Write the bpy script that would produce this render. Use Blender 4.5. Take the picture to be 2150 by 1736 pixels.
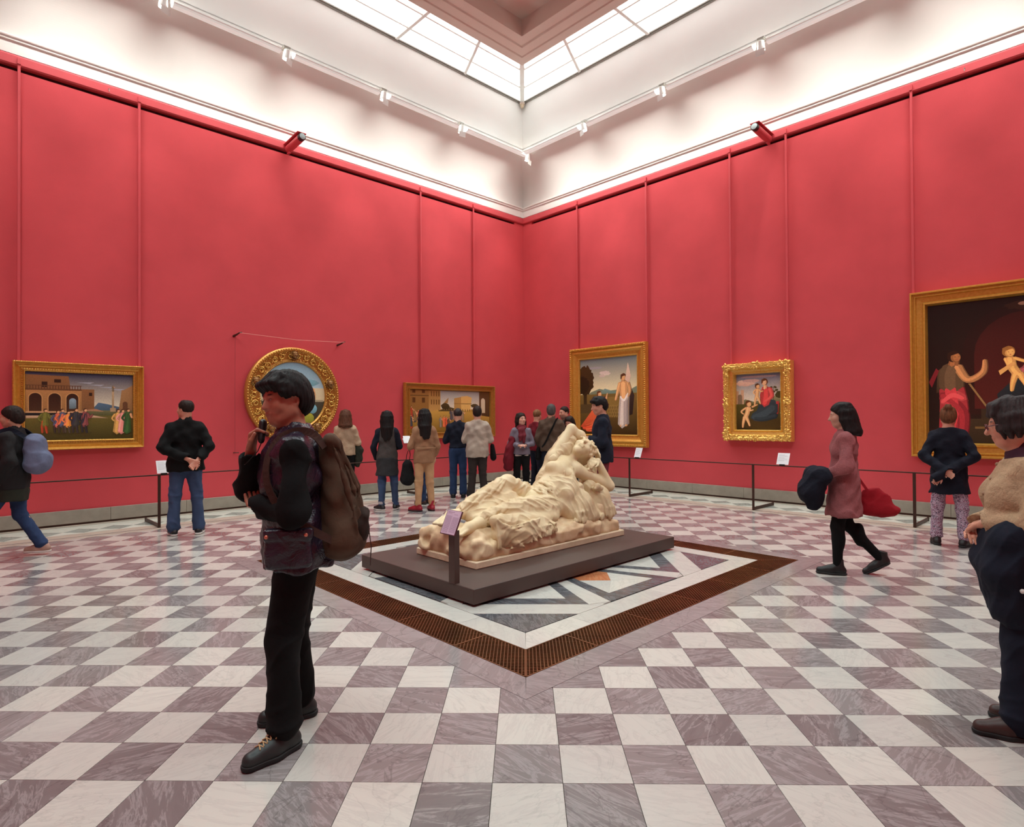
import bpy, bmesh, math, random
import numpy as np
from mathutils import Vector, Matrix, Quaternion

for o in list(bpy.data.objects): bpy.data.objects.remove(o)
SC = bpy.context.scene
COL = SC.collection

# ------------------------------------------------------------ camera, world, exposure
# camera solved from the corners of the square floor tiles (0.30 m); X = along the tile rows, Y = away, Z = up
FPX, YAW, PIT, ROL, EYE = 1252.5, -0.0204, 0.0095, -0.006, 1.548
def cam_axes():
    f = np.array([math.sin(YAW)*math.cos(PIT), math.cos(YAW)*math.cos(PIT), math.sin(PIT)])
    r = np.array([math.cos(YAW), -math.sin(YAW), 0]); u = np.cross(r, f)
    r2 = r*math.cos(ROL) + u*math.sin(ROL)
    return r2, np.cross(r2, f), f
CR, CU, CF = cam_axes()
cd = bpy.data.cameras.new('camera'); cam = bpy.data.objects.new('camera', cd); COL.objects.link(cam)
cd.sensor_width = 36.0; cd.sensor_fit = 'HORIZONTAL'; cd.lens = FPX/2150*36.0; cd.clip_start = 0.05; cd.clip_end = 100
m = Matrix.Identity(4)
for i in range(3): m[i][0] = CR[i]; m[i][1] = CU[i]; m[i][2] = -CF[i]
m[0][3], m[1][3], m[2][3] = 0, 0, EYE
cam.matrix_world = m
SC.camera = cam

SC.view_settings.view_transform = 'Standard'; SC.view_settings.look = 'None'
SC.view_settings.gamma = 1.0; SC.view_settings.use_curve_mapping = False
SC.view_settings.exposure = 0.38

wd = bpy.data.worlds.new('world'); SC.world = wd; wd.use_nodes = True
wd.node_tree.nodes['Background'].inputs[0].default_value = (0.75, 0.85, 1.0, 1)
wd.node_tree.nodes['Background'].inputs[1].default_value = 1.0

SKY_EMIT = 1.5          # the daylit, diffusing skylight panes
SPOT_W = 110.0          # each track spotlight
TUBE_EMIT = 6.0
DAY_W = 165.0           # daylight through each side of the skylight
COVE_W = 9.0           # cove lamps, per metre

# ------------------------------------------------------------ helpers: objects
def link(o, parent=None):
    COL.objects.link(o)
    if parent is not None: o.parent = parent
    return o
def tag(o, label=None, cat=None, group=None, kind=None):
    if label: o['label'] = label
    if cat: o['category'] = cat
    if group: o['group'] = group
    if kind: o['kind'] = kind
    return o
def empty(name, loc=(0, 0, 0), rz=0.0, label=None, cat=None, group=None, parent=None):
    o = bpy.data.objects.new(name, None); o.empty_display_size = 0.1
    o.location = loc; o.rotation_euler = (0, 0, rz); link(o, parent)
    return tag(o, label, cat, group)
def mesh(name, V, F, mat=None, smooth=False):
    me = bpy.data.meshes.new(name)
    me.from_pydata([tuple(map(float, v)) for v in V] if not isinstance(V, np.ndarray) else V.tolist(), [], F if isinstance(F, list) else F.tolist())
    if mat is not None:
        for mm in (mat if isinstance(mat, (list, tuple)) else [mat]): me.materials.append(mm)
    if smooth: me.polygons.foreach_set('use_smooth', [True]*len(me.polygons))
    me.update()
    return me
def obj(name, me, parent=None, loc=None, rz=None):
    o = bpy.data.objects.new(name, me)
    if loc is not None: o.location = loc
    if rz is not None: o.rotation_euler = (0, 0, rz)
    return link(o, parent)
class MB:
    """collects simple shapes into one mesh"""
    def __init__(s): s.V = []; s.F = []; s.M = []
    def add(s, V, F, mi=0):
        n = len(s.V); s.V += [tuple(v) for v in V]; s.F += [tuple(i+n for i in f) for f in F]; s.M += [mi]*len(F); return s
    def box(s, a, b, mi=0, mat=None):
        (x0, y0, z0), (x1, y1, z1) = a, b
        V = [(x0,y0,z0),(x1,y0,z0),(x1,y1,z0),(x0,y1,z0),(x0,y0,z1),(x1,y0,z1),(x1,y1,z1),(x0,y1,z1)]
        if mat is not None: V = [mat @ Vector(v) for v in V]
        return s.add(V, [(0,3,2,1),(4,5,6,7),(0,1,5,4),(1,2,6,5),(2,3,7,6),(3,0,4,7)], mi)
    def prism(s, poly, z0, z1, mi=0):
        n = len(poly); V = [(p[0], p[1], z0) for p in poly] + [(p[0], p[1], z1) for p in poly]
        F = [tuple(range(n-1, -1, -1)), tuple(range(n, 2*n))] + [(i, (i+1) % n, n+(i+1) % n, n+i) for i in range(n)]
        return s.add(V, F, mi)
    def tube(s, pts, r, n=8, mi=0, cap=True, rs=None):
        pts = [Vector(p) for p in pts]; V = []; F = []; up = Vector((0, 0, 1)); k = len(pts)
        for i, p in enumerate(pts):
            t = (pts[min(i+1, k-1)] - pts[max(i-1, 0)]).normalized()
            a = t.cross(up if abs(t.z) < .95 else Vector((1, 0, 0))).normalized(); b = t.cross(a)
            rr = rs[i] if rs else r
            for j in range(n):
                q = 2*math.pi*j/n; V.append(p + a*(rr*math.cos(q)) + b*(rr*math.sin(q)))
        for i in range(k-1):
            for j in range(n):
                F.append((i*n+j, i*n+(j+1) % n, (i+1)*n+(j+1) % n, (i+1)*n+j))
        if cap: F += [tuple(range(n-1, -1, -1)), tuple((k-1)*n+j for j in range(n))]
        return s.add(V, F, mi)
    def lathe(s, prof, n=24, mi=0, mat=None):
        V = []; F = []; k = len(prof)
        for r, z in prof:
            for j in range(n):
                q = 2*math.pi*j/n; V.append((r*math.cos(q), r*math.sin(q), z))
        for i in range(k-1):
            for j in range(n): F.append((i*n+j, i*n+(j+1) % n, (i+1)*n+(j+1) % n, (i+1)*n+j))
        F += [tuple(range(n-1, -1, -1)), tuple((k-1)*n+j for j in range(n))]
        if mat is not None: V = [mat @ Vector(v) for v in V]
        return s.add(V, F, mi)
    def sphere(s, c, r, nu=8, nv=6, mi=0, mat=None):
        r = (r, r, r) if not hasattr(r, '__len__') else r
        V = [(0, 0, -1)]; F = []
        for i in range(1, nv):
            a = -math.pi/2 + math.pi*i/nv
            for j in range(nu): V.append((math.cos(a)*math.cos(2*math.pi*j/nu), math.cos(a)*math.sin(2*math.pi*j/nu), math.sin(a)))
        V.append((0, 0, 1)); e = len(V)-1
        for j in range(nu):
            F.append((0, 1+(j+1) % nu, 1+j)); F.append((e, e-nu+j, e-nu+(j+1) % nu))
            for i in range(nv-2): F.append((1+i*nu+j, 1+i*nu+(j+1) % nu, 1+(i+1)*nu+(j+1) % nu, 1+(i+1)*nu+j))
        V = [Vector((v[0]*r[0], v[1]*r[1], v[2]*r[2])) for v in V]
        if mat is not None: V = [mat @ v for v in V]
        V = [v + Vector(c) for v in V]
        return s.add(V, F, mi)
    def build(s, name, mat, parent=None, smooth=False, bevel=0.0, loc=None, rz=None):
        me = mesh(name, s.V, s.F, mat, smooth)
        if isinstance(mat, (list, tuple)): me.polygons.foreach_set('material_index', s.M)
        if bevel:
            bm = bmesh.new(); bm.from_mesh(me); bmesh.ops.bevel(bm, geom=bm.edges[:], offset=bevel, segments=1, affect='EDGES', clamp_overlap=True); bm.to_mesh(me); bm.free()
        return obj(name, me, parent, loc, rz)
def box(name, a, b, mat, parent=None, bevel=0.0, loc=None, rz=None):
    return MB().box(a, b).build(name, mat, parent, bevel=bevel, loc=loc, rz=rz)

# ------------------------------------------------------------ helpers: signed distance modelling
class SDF:
    """smooth union of simple solids on a rectilinear grid, meshed by surface nets"""
    def __init__(s, axes, far=0.12):
        s.ax = [np.asarray(a, np.float32) for a in axes]; s.far = far
        s.F = np.full([len(a) for a in s.ax], far, np.float32)
    def blk(s, lo, hi, pad):
        sl = []
        for a, l, h in zip(s.ax, lo, hi):
            i = int(np.searchsorted(a, l-pad)); j = int(np.searchsorted(a, h+pad)); sl.append(slice(max(i-1, 0), min(j+1, len(a))))
        return tuple(sl)
    def xyz(s, sl):
        return (s.ax[0][sl[0]][:, None, None], s.ax[1][sl[1]][None, :, None], s.ax[2][sl[2]][None, None, :])
    def mix(s, sl, d, k, op):
        a = s.F[sl]
        if a.size == 0: return
        if op == 'sub': d = -d
        if op == 'add':
            if k <= 0: s.F[sl] = np.minimum(a, d)
            else:
                h = np.maximum(k - np.abs(a-d), 0)/k; s.F[sl] = np.minimum(a, d) - h*h*k*.25
        else:
            if k <= 0: s.F[sl] = np.maximum(a, d)
            else:
                h = np.maximum(k - np.abs(a-d), 0)/k; s.F[sl] = np.maximum(a, d) + h*h*k*.25
    def rc(s, a, b, ra, rb=None, k=.02, op='add', sc=None, infl=0.0):
        """tapered capsule a-b; sc squeezes the axes (e.g. (1,.7,1))"""
        rb = ra if rb is None else rb; ra += infl; rb += infl
        a = np.asarray(a, np.float32); b = np.asarray(b, np.float32); R = max(ra, rb)
        q = np.ones(3, np.float32) if sc is None else np.asarray(sc, np.float32)
        sl = s.blk(np.minimum(a, b)-R*q, np.maximum(a, b)+R*q, k+.03)
        X, Y, Z = s.xyz(sl)
        a = a/q; b = b/q; d = b-a; L = float(d@d) + 1e-9
        x = X/q[0]-a[0]; y = Y/q[1]-a[1]; z = Z/q[2]-a[2]
        t = np.clip((x*d[0]+y*d[1]+z*d[2])/L, 0, 1)
        D = np.sqrt((x-t*d[0])**2+(y-t*d[1])**2+(z-t*d[2])**2) - (ra+t*(rb-ra))
        s.mix(sl, D*float(q.min()), k, op); return s
    def ell(s, c, r, R=None, k=.02, op='add', infl=0.0):
        c = np.asarray(c, np.float32); r = np.asarray(r, np.float32)+infl; m = float(r.max())
        ext = r if R is None else np.full(3, m)
        sl = s.blk(c-ext, c+ext, k+.03); X, Y, Z = s.xyz(sl); x, y, z = X-c[0], Y-c[1], Z-c[2]
        if R is not None:
            R = np.asarray(R, np.float32)   # columns = local axes
            x, y, z = (x*R[0, 0]+y*R[1, 0]+z*R[2, 0], x*R[0, 1]+y*R[1, 1]+z*R[2, 1], x*R[0, 2]+y*R[1, 2]+z*R[2, 2])
        k0 = np.sqrt((x/r[0])**2+(y/r[1])**2+(z/r[2])**2); k1 = np.sqrt((x/r[0]**2)**2+(y/r[1]**2)**2+(z/r[2]**2)**2)
        s.mix(sl, k0*(k0-1)/np.maximum(k1, 1e-6), k, op); return s
    def box(s, lo, hi, rnd=.01, k=.02, op='add'):
        lo = np.asarray(lo, np.float32); hi = np.asarray(hi, np.float32); c = (lo+hi)/2; h = (hi-lo)/2-rnd
        sl = s.blk(lo, hi, k+.03); X, Y, Z = s.xyz(sl)
        x, y, z = np.abs(X-c[0])-h[0], np.abs(Y-c[1])-h[1], np.abs(Z-c[2])-h[2]
        D = np.sqrt(np.maximum(x, 0)**2+np.maximum(y, 0)**2+np.maximum(z, 0)**2) + np.minimum(np.maximum(np.maximum(x, y), z), 0) - rnd
        s.mix(sl, D, k, op); return s
    def chain(s, pts, r, k=.015, op='add'):
        for i in range(len(pts)-1):
            r0, r1 = (r[i], r[i+1]) if hasattr(r, '__len__') else (r, r)
            s.rc(pts[i], pts[i+1], r0, r1, k=k, op=op)
        return s
    def cut(s, p, n, k=0.0):
        """keep the side that n points away from"""
        n = np.asarray(n, np.float32); n = n/np.linalg.norm(n); p = np.asarray(p, np.float32)
        sl = (slice(None),)*3; X, Y, Z = s.xyz(sl)
        s.mix(sl, (X-p[0])*n[0]+(Y-p[1])*n[1]+(Z-p[2])*n[2], k, 'max'); return s
    def disp(s, fn):
        X, Y, Z = s.xyz((slice(None),)*3); s.F += fn(X, Y, Z).astype(np.float32); return s
    def build(s):
        F = s.F.copy()
        for ax in range(3):
            for e in (0, -1):
                i = [slice(None)]*3; i[ax] = e; F[tuple(i)] = np.maximum(F[tuple(i)], .01)
        I = F < 0; c = [(i, j, k) for i in (0, 1) for j in (0, 1) for k in (0, 1)]
        sh = [n-1 for n in F.shape]
        cnt = sum(I[i:i+sh[0], j:j+sh[1], k:k+sh[2]].astype(np.int8) for i, j, k in c)
        act = (cnt > 0) & (cnt < 8); idx = np.argwhere(act)
        num = np.full(act.shape, -1, np.int64); num[act] = np.arange(len(idx))
        P = np.zeros((len(idx), 3)); N = np.zeros(len(idx))
        for a in c:
            for ax in range(3):
                if a[ax]: continue
                b = list(a); b[ax] = 1
                i0 = idx+np.array(a); i1 = idx+np.array(b)
                f0 = F[i0[:, 0], i0[:, 1], i0[:, 2]]; f1 = F[i1[:, 0], i1[:, 1], i1[:, 2]]
                mk = (f0 < 0) != (f1 < 0); t = f0/np.where(mk, f0-f1, 1)
                p0 = np.stack([s.ax[d][i0[:, d]] for d in range(3)], 1); p1 = np.stack([s.ax[d][i1[:, d]] for d in range(3)], 1)
                P += np.where(mk[:, None], p0+(p1-p0)*t[:, None], 0); N += mk
        P /= N[:, None]
        Q = []
        for ax in range(3):
            o = [d for d in range(3) if d != ax]; u, v = o
            A = [slice(1, -1)]*3; B = [slice(1, -1)]*3; A[ax] = slice(0, -1); B[ax] = slice(1, None)
            fa, fb = I[tuple(A)], I[tuple(B)]; e = np.argwhere(fa != fb)
            if len(e) == 0: continue
            inv = fa[e[:, 0], e[:, 1], e[:, 2]]
            base = e.copy(); base[:, u] += 1; base[:, v] += 1
            def cell(du, dv):
                q = base.copy(); q[:, u] += du; q[:, v] += dv; return num[q[:, 0], q[:, 1], q[:, 2]]
            q = np.stack([cell(-1, -1), cell(0, -1), cell(0, 0), cell(-1, 0)], 1)
            flip = inv if ax != 1 else ~inv
            q[~flip] = q[~flip][:, ::-1]
            Q.append(q)
        return P, np.concatenate(Q) if Q else np.zeros((0, 4), int)
    def obj(s, name, mat, parent=None, col=None, xf=None, loc=None, rz=None):
        P, Q = s.build()
        V = P if xf is None else xf(P)
        me = bpy.data.meshes.new(name)
        me.vertices.add(len(V)); me.vertices.foreach_set('co', np.asarray(V, np.float32).ravel())
        me.loops.add(len(Q)*4); me.loops.foreach_set('vertex_index', Q.astype(np.int32).ravel())
        me.polygons.add(len(Q)); me.polygons.foreach_set('loop_start', np.arange(0, len(Q)*4, 4, dtype=np.int32))
        me.polygons.foreach_set('use_smooth', np.ones(len(Q), bool))
        me.update(calc_edges=True)
        me.materials.append(mat)
        if col is not None:
            a = me.color_attributes.new('Col', 'FLOAT_COLOR', 'POINT'); C = np.ones((len(P), 4), np.float32); C[:, :3] = col(P); a.data.foreach_set('color', C.ravel())
        return obj(name, me, parent, loc, rz)
def axis(lo, hi, h, fine=()):
    """grid line positions with finer stretches (lo,hi,h)"""
    out = [lo]; 
    while out[-1] < hi:
        x = out[-1]; st = h
        for a, b, f in fine:
            if a-h <= x <= b: st = min(st, f)
        out.append(x+st)
    return np.array(out)
def sn(*w):
    """cheap wavy noise: sum of sines, w = (amp,kx,ky,kz,phase)"""
    return lambda X, Y, Z: sum(a*np.sin(X*kx+Y*ky+Z*kz+p) for a, kx, ky, kz, p in w)

# ------------------------------------------------------------ materials
def srgb(r, g, b):
    f = lambda c: (c/255/12.92) if c/255 <= .04045 else ((c/255+.055)/1.055)**2.4
    return (f(r), f(g), f(b), 1)
class NT:
    def __init__(s, name):
        s.m = bpy.data.materials.new(name); s.m.use_nodes = True; s.t = s.m.node_tree; s.b = s.t.nodes['Principled BSDF']
    def n(s, ty, **kw):
        nd = s.t.nodes.new(ty)
        for k, v in kw.items():
            if k.startswith('i_'):
                key = k[2:].replace('_', ' ')
                nd.inputs[int(key) if key.isdigit() else key].default_value = v
            else: setattr(nd, k, v)
        return nd
    def l(s, a, b): s.t.links.new(a, b)
    def pos(s): return s.n('ShaderNodeNewGeometry').outputs['Position']
    def objc(s): return s.n('ShaderNodeTexCoord').outputs['Object']
    def noise(s, co, scale, detail=3, rough=.55, dist=0.0, out='Fac'):
        nd = s.n('ShaderNodeTexNoise', i_Scale=scale, i_Detail=detail, i_Roughness=rough, i_Distortion=dist); s.l(co, nd.inputs['Vector']); return nd.outputs[out]
    def ramp(s, fac, stops):
        nd = s.n('ShaderNodeValToRGB'); e = nd.color_ramp.elements
        while len(e) < len(stops): e.new(.5)
        for el, (p, c) in zip(e, stops): el.position = p; el.color = c if len(c) == 4 else (*c, 1)
        s.l(fac, nd.inputs[0]); return nd.outputs[0]
    def mixc(s, fac, a, b, mode='MIX'):
        nd = s.n('ShaderNodeMix', data_type='RGBA', blend_type=mode)
        for sock, v in ((nd.inputs[0], fac), (nd.inputs[6], a), (nd.inputs[7], b)):
            if hasattr(v, 'is_linked'): s.l(v, sock)
            else: sock.default_value = v
        return nd.outputs[2]
    def mth(s, op, a, b=0.0):
        nd = s.n('ShaderNodeMath', operation=op)
        for sock, v in ((nd.inputs[0], a), (nd.inputs[1], b)):
            if hasattr(v, 'is_linked'): s.l(v, sock)
            else: sock.default_value = v
        return nd.outputs[0]
    def bump(s, h, strength=.3, dist=.01):
        nd = s.n('ShaderNodeBump', i_Strength=strength, i_Distance=dist); s.l(h, nd.inputs['Height']); s.l(nd.outputs[0], s.b.inputs['Normal']); return nd
    def base(s, c):
        if hasattr(c, 'is_linked'): s.l(c, s.b.inputs['Base Color'])
        else: s.b.inputs['Base Color'].default_value = c
    def set(s, **kw):
        for k, v in kw.items(): s.b.inputs[k.replace('_', ' ')].default_value = v
        return s
def dark(c, f): return (c[0]*f, c[1]*f, c[2]*f, 1)
def plain(name, c, rough=.5, metal=0.0, var=.12, scale=6.0, bump=0.0, bscale=200, bdist=.002, spec=.5):
    t = NT(name); co = t.objc()
    t.base(t.ramp(t.noise(co, scale, 4), [(.3, dark(c, 1-var)), (.7, dark(c, 1+var))]))
    t.set(Roughness=rough, Metallic=metal, Specular_IOR_Level=spec)
    if bump: t.bump(t.noise(co, bscale, 3), bump, bdist)
    return t.m
def cloth(name, c, var=.15, weave=900, bump=.35, rough=.9, fold=9.0, sheen=.0):
    t = NT(name); co = t.objc()
    n1 = t.noise(co, fold, 4); n2 = t.noise(co, weave, 2)
    c1 = t.ramp(n1, [(.3, dark(c, 1-var)), (.7, dark(c, 1+var))])
    t.base(t.mixc(.25, c1, t.ramp(n2, [(.35, dark(c, .55)), (.65, dark(c, 1.45))])))
    t.set(Roughness=rough, Specular_IOR_Level=.25)
    h = t.mth('ADD', t.mth('MULTIPLY', n2, .15), t.noise(co, fold*2.2, 3, .5, .8)); t.bump(h, bump, .012)
    return t.m
M = {}
# ------------------------------------------------------------ room materials
R2 = math.sqrt(.5)
def mk_room_mats():
    # red fabric wall covering
    t = NT('red_wall_fabric'); co = t.objc(); c = srgb(206, 78, 85)
    n1 = t.noise(co, 1.3, 4); n2 = t.noise(co, 160, 2)
    c1 = t.ramp(n1, [(.25, dark(c, .90)), (.75, dark(c, 1.10))])
    t.base(t.mixc(.18, c1, t.ramp(n2, [(.35, dark(c, .6)), (.65, dark(c, 1.4))])))
    t.set(Roughness=.85, Specular_IOR_Level=.25); t.bump(n2, .18, .002); M['red'] = t.m
    M['red_paint'] = plain('red_painted_wood', srgb(204, 74, 82), .45, var=.05, scale=3)
    M['slot'] = plain('dark_slot', srgb(58, 8, 14), .9, var=.1)  # dark lining colour paints in the shade of the slot
    M['white'] = plain('white_plaster', srgb(222, 220, 216), .85, var=.015, scale=1.5, spec=.2)
    M['white_trim'] = plain('white_trim_paint', srgb(236, 233, 229), .5, var=.01, scale=2, spec=.3)
    M['ceil'] = plain('ceiling_plaster', srgb(216, 200, 190), .9, var=.02, scale=1.0, spec=.2)
    t = NT('grey_pietra_stone'); co = t.objc(); c = srgb(152, 147, 134)
    n = t.noise(co, 5, 5, .6); t.base(t.ramp(n, [(.25, dark(c, .82)), (.75, dark(c, 1.15))])); t.set(Roughness=.55); t.bump(t.noise(co, 90, 3), .15, .003); M['stone'] = t.m
    M['bronze'] = plain('dark_bronze_metal', srgb(74, 52, 44), .45, .5, var=.12, scale=9)
    M['plinth'] = plain('dark_brown_plinth', srgb(74, 55, 49), .5, 0.0, var=.05, scale=2)
    M['black'] = plain('black_plastic', srgb(22, 20, 21), .45, var=.1)
    M['alu'] = plain('white_fixture_enamel', srgb(232, 234, 230), .35, .1, var=.02)
    M['grey_metal'] = plain('grey_frame_metal', srgb(150, 146, 138), .4, .4, var=.05)
    # skylight glass: backlit by the sky above
    t = NT('skylight_diffusing_glass'); t.base((.9, .93, .95, 1)); t.set(Roughness=.4)
    t.b.inputs['Emission Color'].default_value = (1.0, .985, .965, 1); t.b.inputs['Emission Strength'].default_value = SKY_EMIT; M['sky'] = t.m
    t = NT('lamp_tube_glow'); t.base((1, 1, 1, 1)); t.b.inputs['Emission Color'].default_value = (1, .97, .9, 1); t.b.inputs['Emission Strength'].default_value = TUBE_EMIT; M['tube'] = t.m
    t = NT('lens_and_reflector_glow'); t.base((1, 1, 1, 1)); t.b.inputs['Emission Color'].default_value = (1, .95, .85, 1); t.b.inputs['Emission Strength'].default_value = 9; M['lens'] = t.m
mk_room_mats()

WALL_L = 12.78
WALLS = {'right': ((0, 15.6, 0), -45, 1), 'left': ((0, 15.6, 0), 45, -1), 'rear_left': ((0, -2.48, 0), 135, 1), 'rear_right': ((0, -2.48, 0), -135, -1)}
def wpt(side, s, d, z):
    """point on a wall frame (s along the wall from its corner, d into the room, z up) in world coordinates"""
    (x, y, _), a, _ = WALLS[side]; a = math.radians(a)
    return (x + s*math.cos(a) + d*math.sin(a), y + s*math.sin(a) - d*math.cos(a), z)
def profile(name, prof, side, mat, parent, closed=True, smooth=False, s0=None, s1=None):
    """extrude a (d,z) outline along a wall, mitred into the corners; wall-local coordinates (y = -d)"""
    sg = WALLS[side][2]; n = len(prof); V = []; F = []
    for e in (0, 1):
        for d, z in prof:
            s = (d if s0 is None else s0) if e == 0 else (WALL_L-d if s1 is None else s1)
            V.append((sg*s, -d, z))
    rng = range(n if closed else n-1)
    for i in rng:
        j = (i+1) % n; q = (i, j, n+j, n+i); F.append(q if sg < 0 else q[::-1])
    if closed: F += [tuple(range(n)), tuple(range(2*n-1, n-1, -1))]
    me = mesh(name, V, F, mat, smooth)
    bm = bmesh.new(); bm.from_mesh(me); bmesh.ops.recalc_face_normals(bm, faces=bm.faces[:]); bm.to_mesh(me); bm.free()
    return obj(name, me, parent)

ZR0, ZR1, ZS = 6.64, 6.80, 6.575      # picture rail and the shadow slot under it
ZC0, ZC1, DC = 7.05, 8.06, .80        # cove
ZG, DG0, DG1, DF = 9.2, .86, 1.97, 2.66
def build_wall(side):
    loc, a, sg = WALLS[side]
    w = profile('wall_'+side, [(0, 0), (0, ZS), (-.07, ZS), (-.07, ZR0), (0, ZR0), (0, ZC0), (-.3, ZC0), (-.3, 0)], side, M['red'], None)
    w.location = loc; w.rotation_euler = (0, 0, math.radians(a)); tag(w, kind='structure')
    w['label'] = 'red fabric covered gallery wall, '+side.replace('_', ' ')
    profile('shadow_slot', [(-.068, ZS), (-.068, ZR0), (-.06, ZR0), (-.06, ZS)], side, M['slot'], w)
    for s0, s1 in ((0, .32), (WALL_L-.32, WALL_L)):       # the slot stops short of the corners
        profile('slot_end', [(-.069, ZS), (-.069, ZR0), (.0, ZR0), (.0, ZS)], side, M['red'], w, s0=s0, s1=s1)
    profile('picture_rail', [(0, ZR0), (.03, ZR0), (.042, ZR0+.02), (.042, ZR1-.03), (.03, ZR1-.008), (0, ZR1-.008)], side, M['red_paint'], w)
    profile('fascia', [(0, ZR1), (.03, ZR1), (.03, 6.97), (0, 6.97)], side, M['white_trim'], w)
    profile('cornice_bead', [(0, 6.97), (.04, 6.97), (.055, 6.98), (.055, 6.995), (.045, 7.0), (.045, 7.01), (.07, 7.02), (.075, 7.035), (.07, 7.05), (0, 7.05)], side, M['white_trim'], w)
    P = []
    for i in range(41):
        th = math.radians(66)*i/40; P.append((.01+(DC-.01)*(1-math.cos(th))/(1-math.cos(math.radians(66))), ZC0+(ZC1-ZC0)*math.sin(th)/math.sin(math.radians(66))))
    profile('cove', P+[(DC, ZC1+.06), (-.3, ZC1+.06), (-.3, ZC0)], side, M['white'], w, smooth=False)
    profile('upper_wall', [(DC-.005, ZC1), (DC+.012, ZC1), (DC+.012, ZC1+.03), (DC, ZC1+.035), (DC, ZG+.05), (DC-.3, ZG+.05), (DC-.3, ZC1+.07), (DC-.005, ZC1+.07)], side, M['white'], w)
    # stone baseboard in blocks over a dark gap
    b = profile('baseboard_'+side, [(0, .0), (.012, .0), (.012, .03), (0, .03)], side, M['bronze'], None)
    b.location = loc; b.rotation_euler = (0, 0, math.radians(a)); tag(b, kind='structure'); b['label'] = 'grey stone baseboard along the '+side.replace('_', ' ')+' wall'
    e = [.0]+[1.07*i+.55 for i in range(12)]+[WALL_L]
    for i in range(len(e)-1):
        x0, x1 = e[i]+.0015, e[i+1]-.0015
        x0 = max(x0, .035 if i == 0 else x0); x1 = min(x1, WALL_L-.035)
        MB().box((min(sg*x0, sg*x1), -.032, .03), (max(sg*x0, sg*x1), 0, .225)).build('stone_block', M['stone'], b, bevel=.003)
    # skylight bay on this side: outer frame, bars and panes
    k = {'right': 1, 'left': 2, 'rear_left': 3, 'rear_right': 4}[side]
    win = profile('window_%d' % k, [(DC-.002, ZG-.01), (DC+.03, ZG-.01), (DC+.03, ZG+.03), (DC-.002, ZG+.03)], side, M['grey_metal'], None)
    win.location = loc; win.rotation_euler = (0, 0, math.radians(a)); tag(win, kind='structure'); win['label'] = 'row of white skylight panes above the '+side.replace('_', ' ')+' wall'
    profile('outer_frame', [(DC+.03, ZG+.01), (DG0, ZG+.01), (DG0, ZG+.045), (DC+.03, ZG+.045)], side, M['grey_metal'], win)
    lines = [DG0, 1.30, 1.80, DG1]
    cuts = [(0, 0)] + [(2.65, 3.17), (4.42, 4.42), (6.39, 6.39), (8.36, 8.36), (10.13, 9.61)]
    def cut_s(c, d):
        if c == 'a': return d
        if c == 'b': return WALL_L-d
        t = (d-DG0)/(DG1-DG0); return c[0]+(c[1]-c[0])*t
    cs = ['a'] + cuts[1:] + ['b']
    for i in range(len(cs)-1):
        for j in range(3):
            d0, d1 = lines[j], lines[j+1]
            q = [(sg*cut_s(cs[i], d0), -d0), (sg*cut_s(cs[i+1], d0), -d0), (sg*cut_s(cs[i+1], d1), -d1), (sg*cut_s(cs[i], d1), -d1)]
            if sg > 0: q = q[::-1]
            MB().prism(q, ZG+.03, ZG+.045).build('pane', M['sky'], win)
    for d in lines[1:3]: profile('glazing_bar', [(d-.014, ZG), (d+.014, ZG), (d+.014, ZG+.03), (d-.014, ZG+.03)], side, M['white_trim'], win)
    for c in cuts[1:]:
        MB().prism([(sg*(c[0]-.03), -DG0), (sg*(c[0]+.03), -DG0), (sg*(c[1]+.03), -DG1), (sg*(c[1]-.03), -DG1)][::(1 if sg < 0 else -1)], ZG-.012, ZG+.03).build('cross_bar', M['white_trim'], win)
    MB().prism([(sg*(DC+.0), -DC-.07), (sg*(DC+.07), -DC), (sg*(DG1+.04), -DG1+.03), (sg*(DG1-.03), -DG1-.04)][::(1 if sg < 0 else -1)], ZG-.02, ZG+.03).build('hip_bar', M['white_trim'], win) if sg > 0 else None
    return w
WO = {k: build_wall(k) for k in WALLS}
# central ceiling: moulded frame around a raised panel
CC = (0, 6.56); HW = WALL_L/2
ce = box('ceiling', (-HW+DF-.02, -HW+DF-.02, ZG+.32), (HW-DF+.02, HW-DF+.02, ZG+.40), M['ceil'], None, loc=(CC[0], CC[1], 0), rz=math.radians(45)); tag(ce, 'flat plaster ceiling panel inside the skylight ring', kind='structure')
for side in WALLS:
    f = profile('ceiling_frame', [(DG1, ZG-.02), (2.16, ZG-.02), (2.18, ZG+.0), (2.20, ZG+.0), (2.22, ZG-.02), (2.40, ZG-.02), (2.42, ZG+.005), (2.45, ZG+.005), (2.47, ZG-.015), (DF, ZG-.015), (DF, ZG+.33), (DG1, ZG+.33)], side, M['ceil'], None)
    f.location = WALLS[side][0]; f.rotation_euler = (0, 0, math.radians(WALLS[side][1])); tag(f, 'moulded ceiling frame inside the skylight above the '+side.replace('_', ' ')+' wall', kind='structure')
    f.name = 'trim_%d' % (list(WALLS).index(side)+1)
# sensor under the skylight corner
sd = empty('smoke_detector', (0, 15.6-1.47*(DC+.06), ZG-.14), 0, 'small beige smoke detector under the skylight corner', 'detector')
MB().lathe([(.055, .12), (.055, .06), (.045, .05), (.045, .03), (.03, 0.0)], 16).build('housing', plain('beige_plastic', srgb(196, 176, 150), .5), sd)
MB().lathe([(.06, .125), (.062, .10), (.06, .085)], 16).build('collar', M['ceil'], sd)

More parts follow.
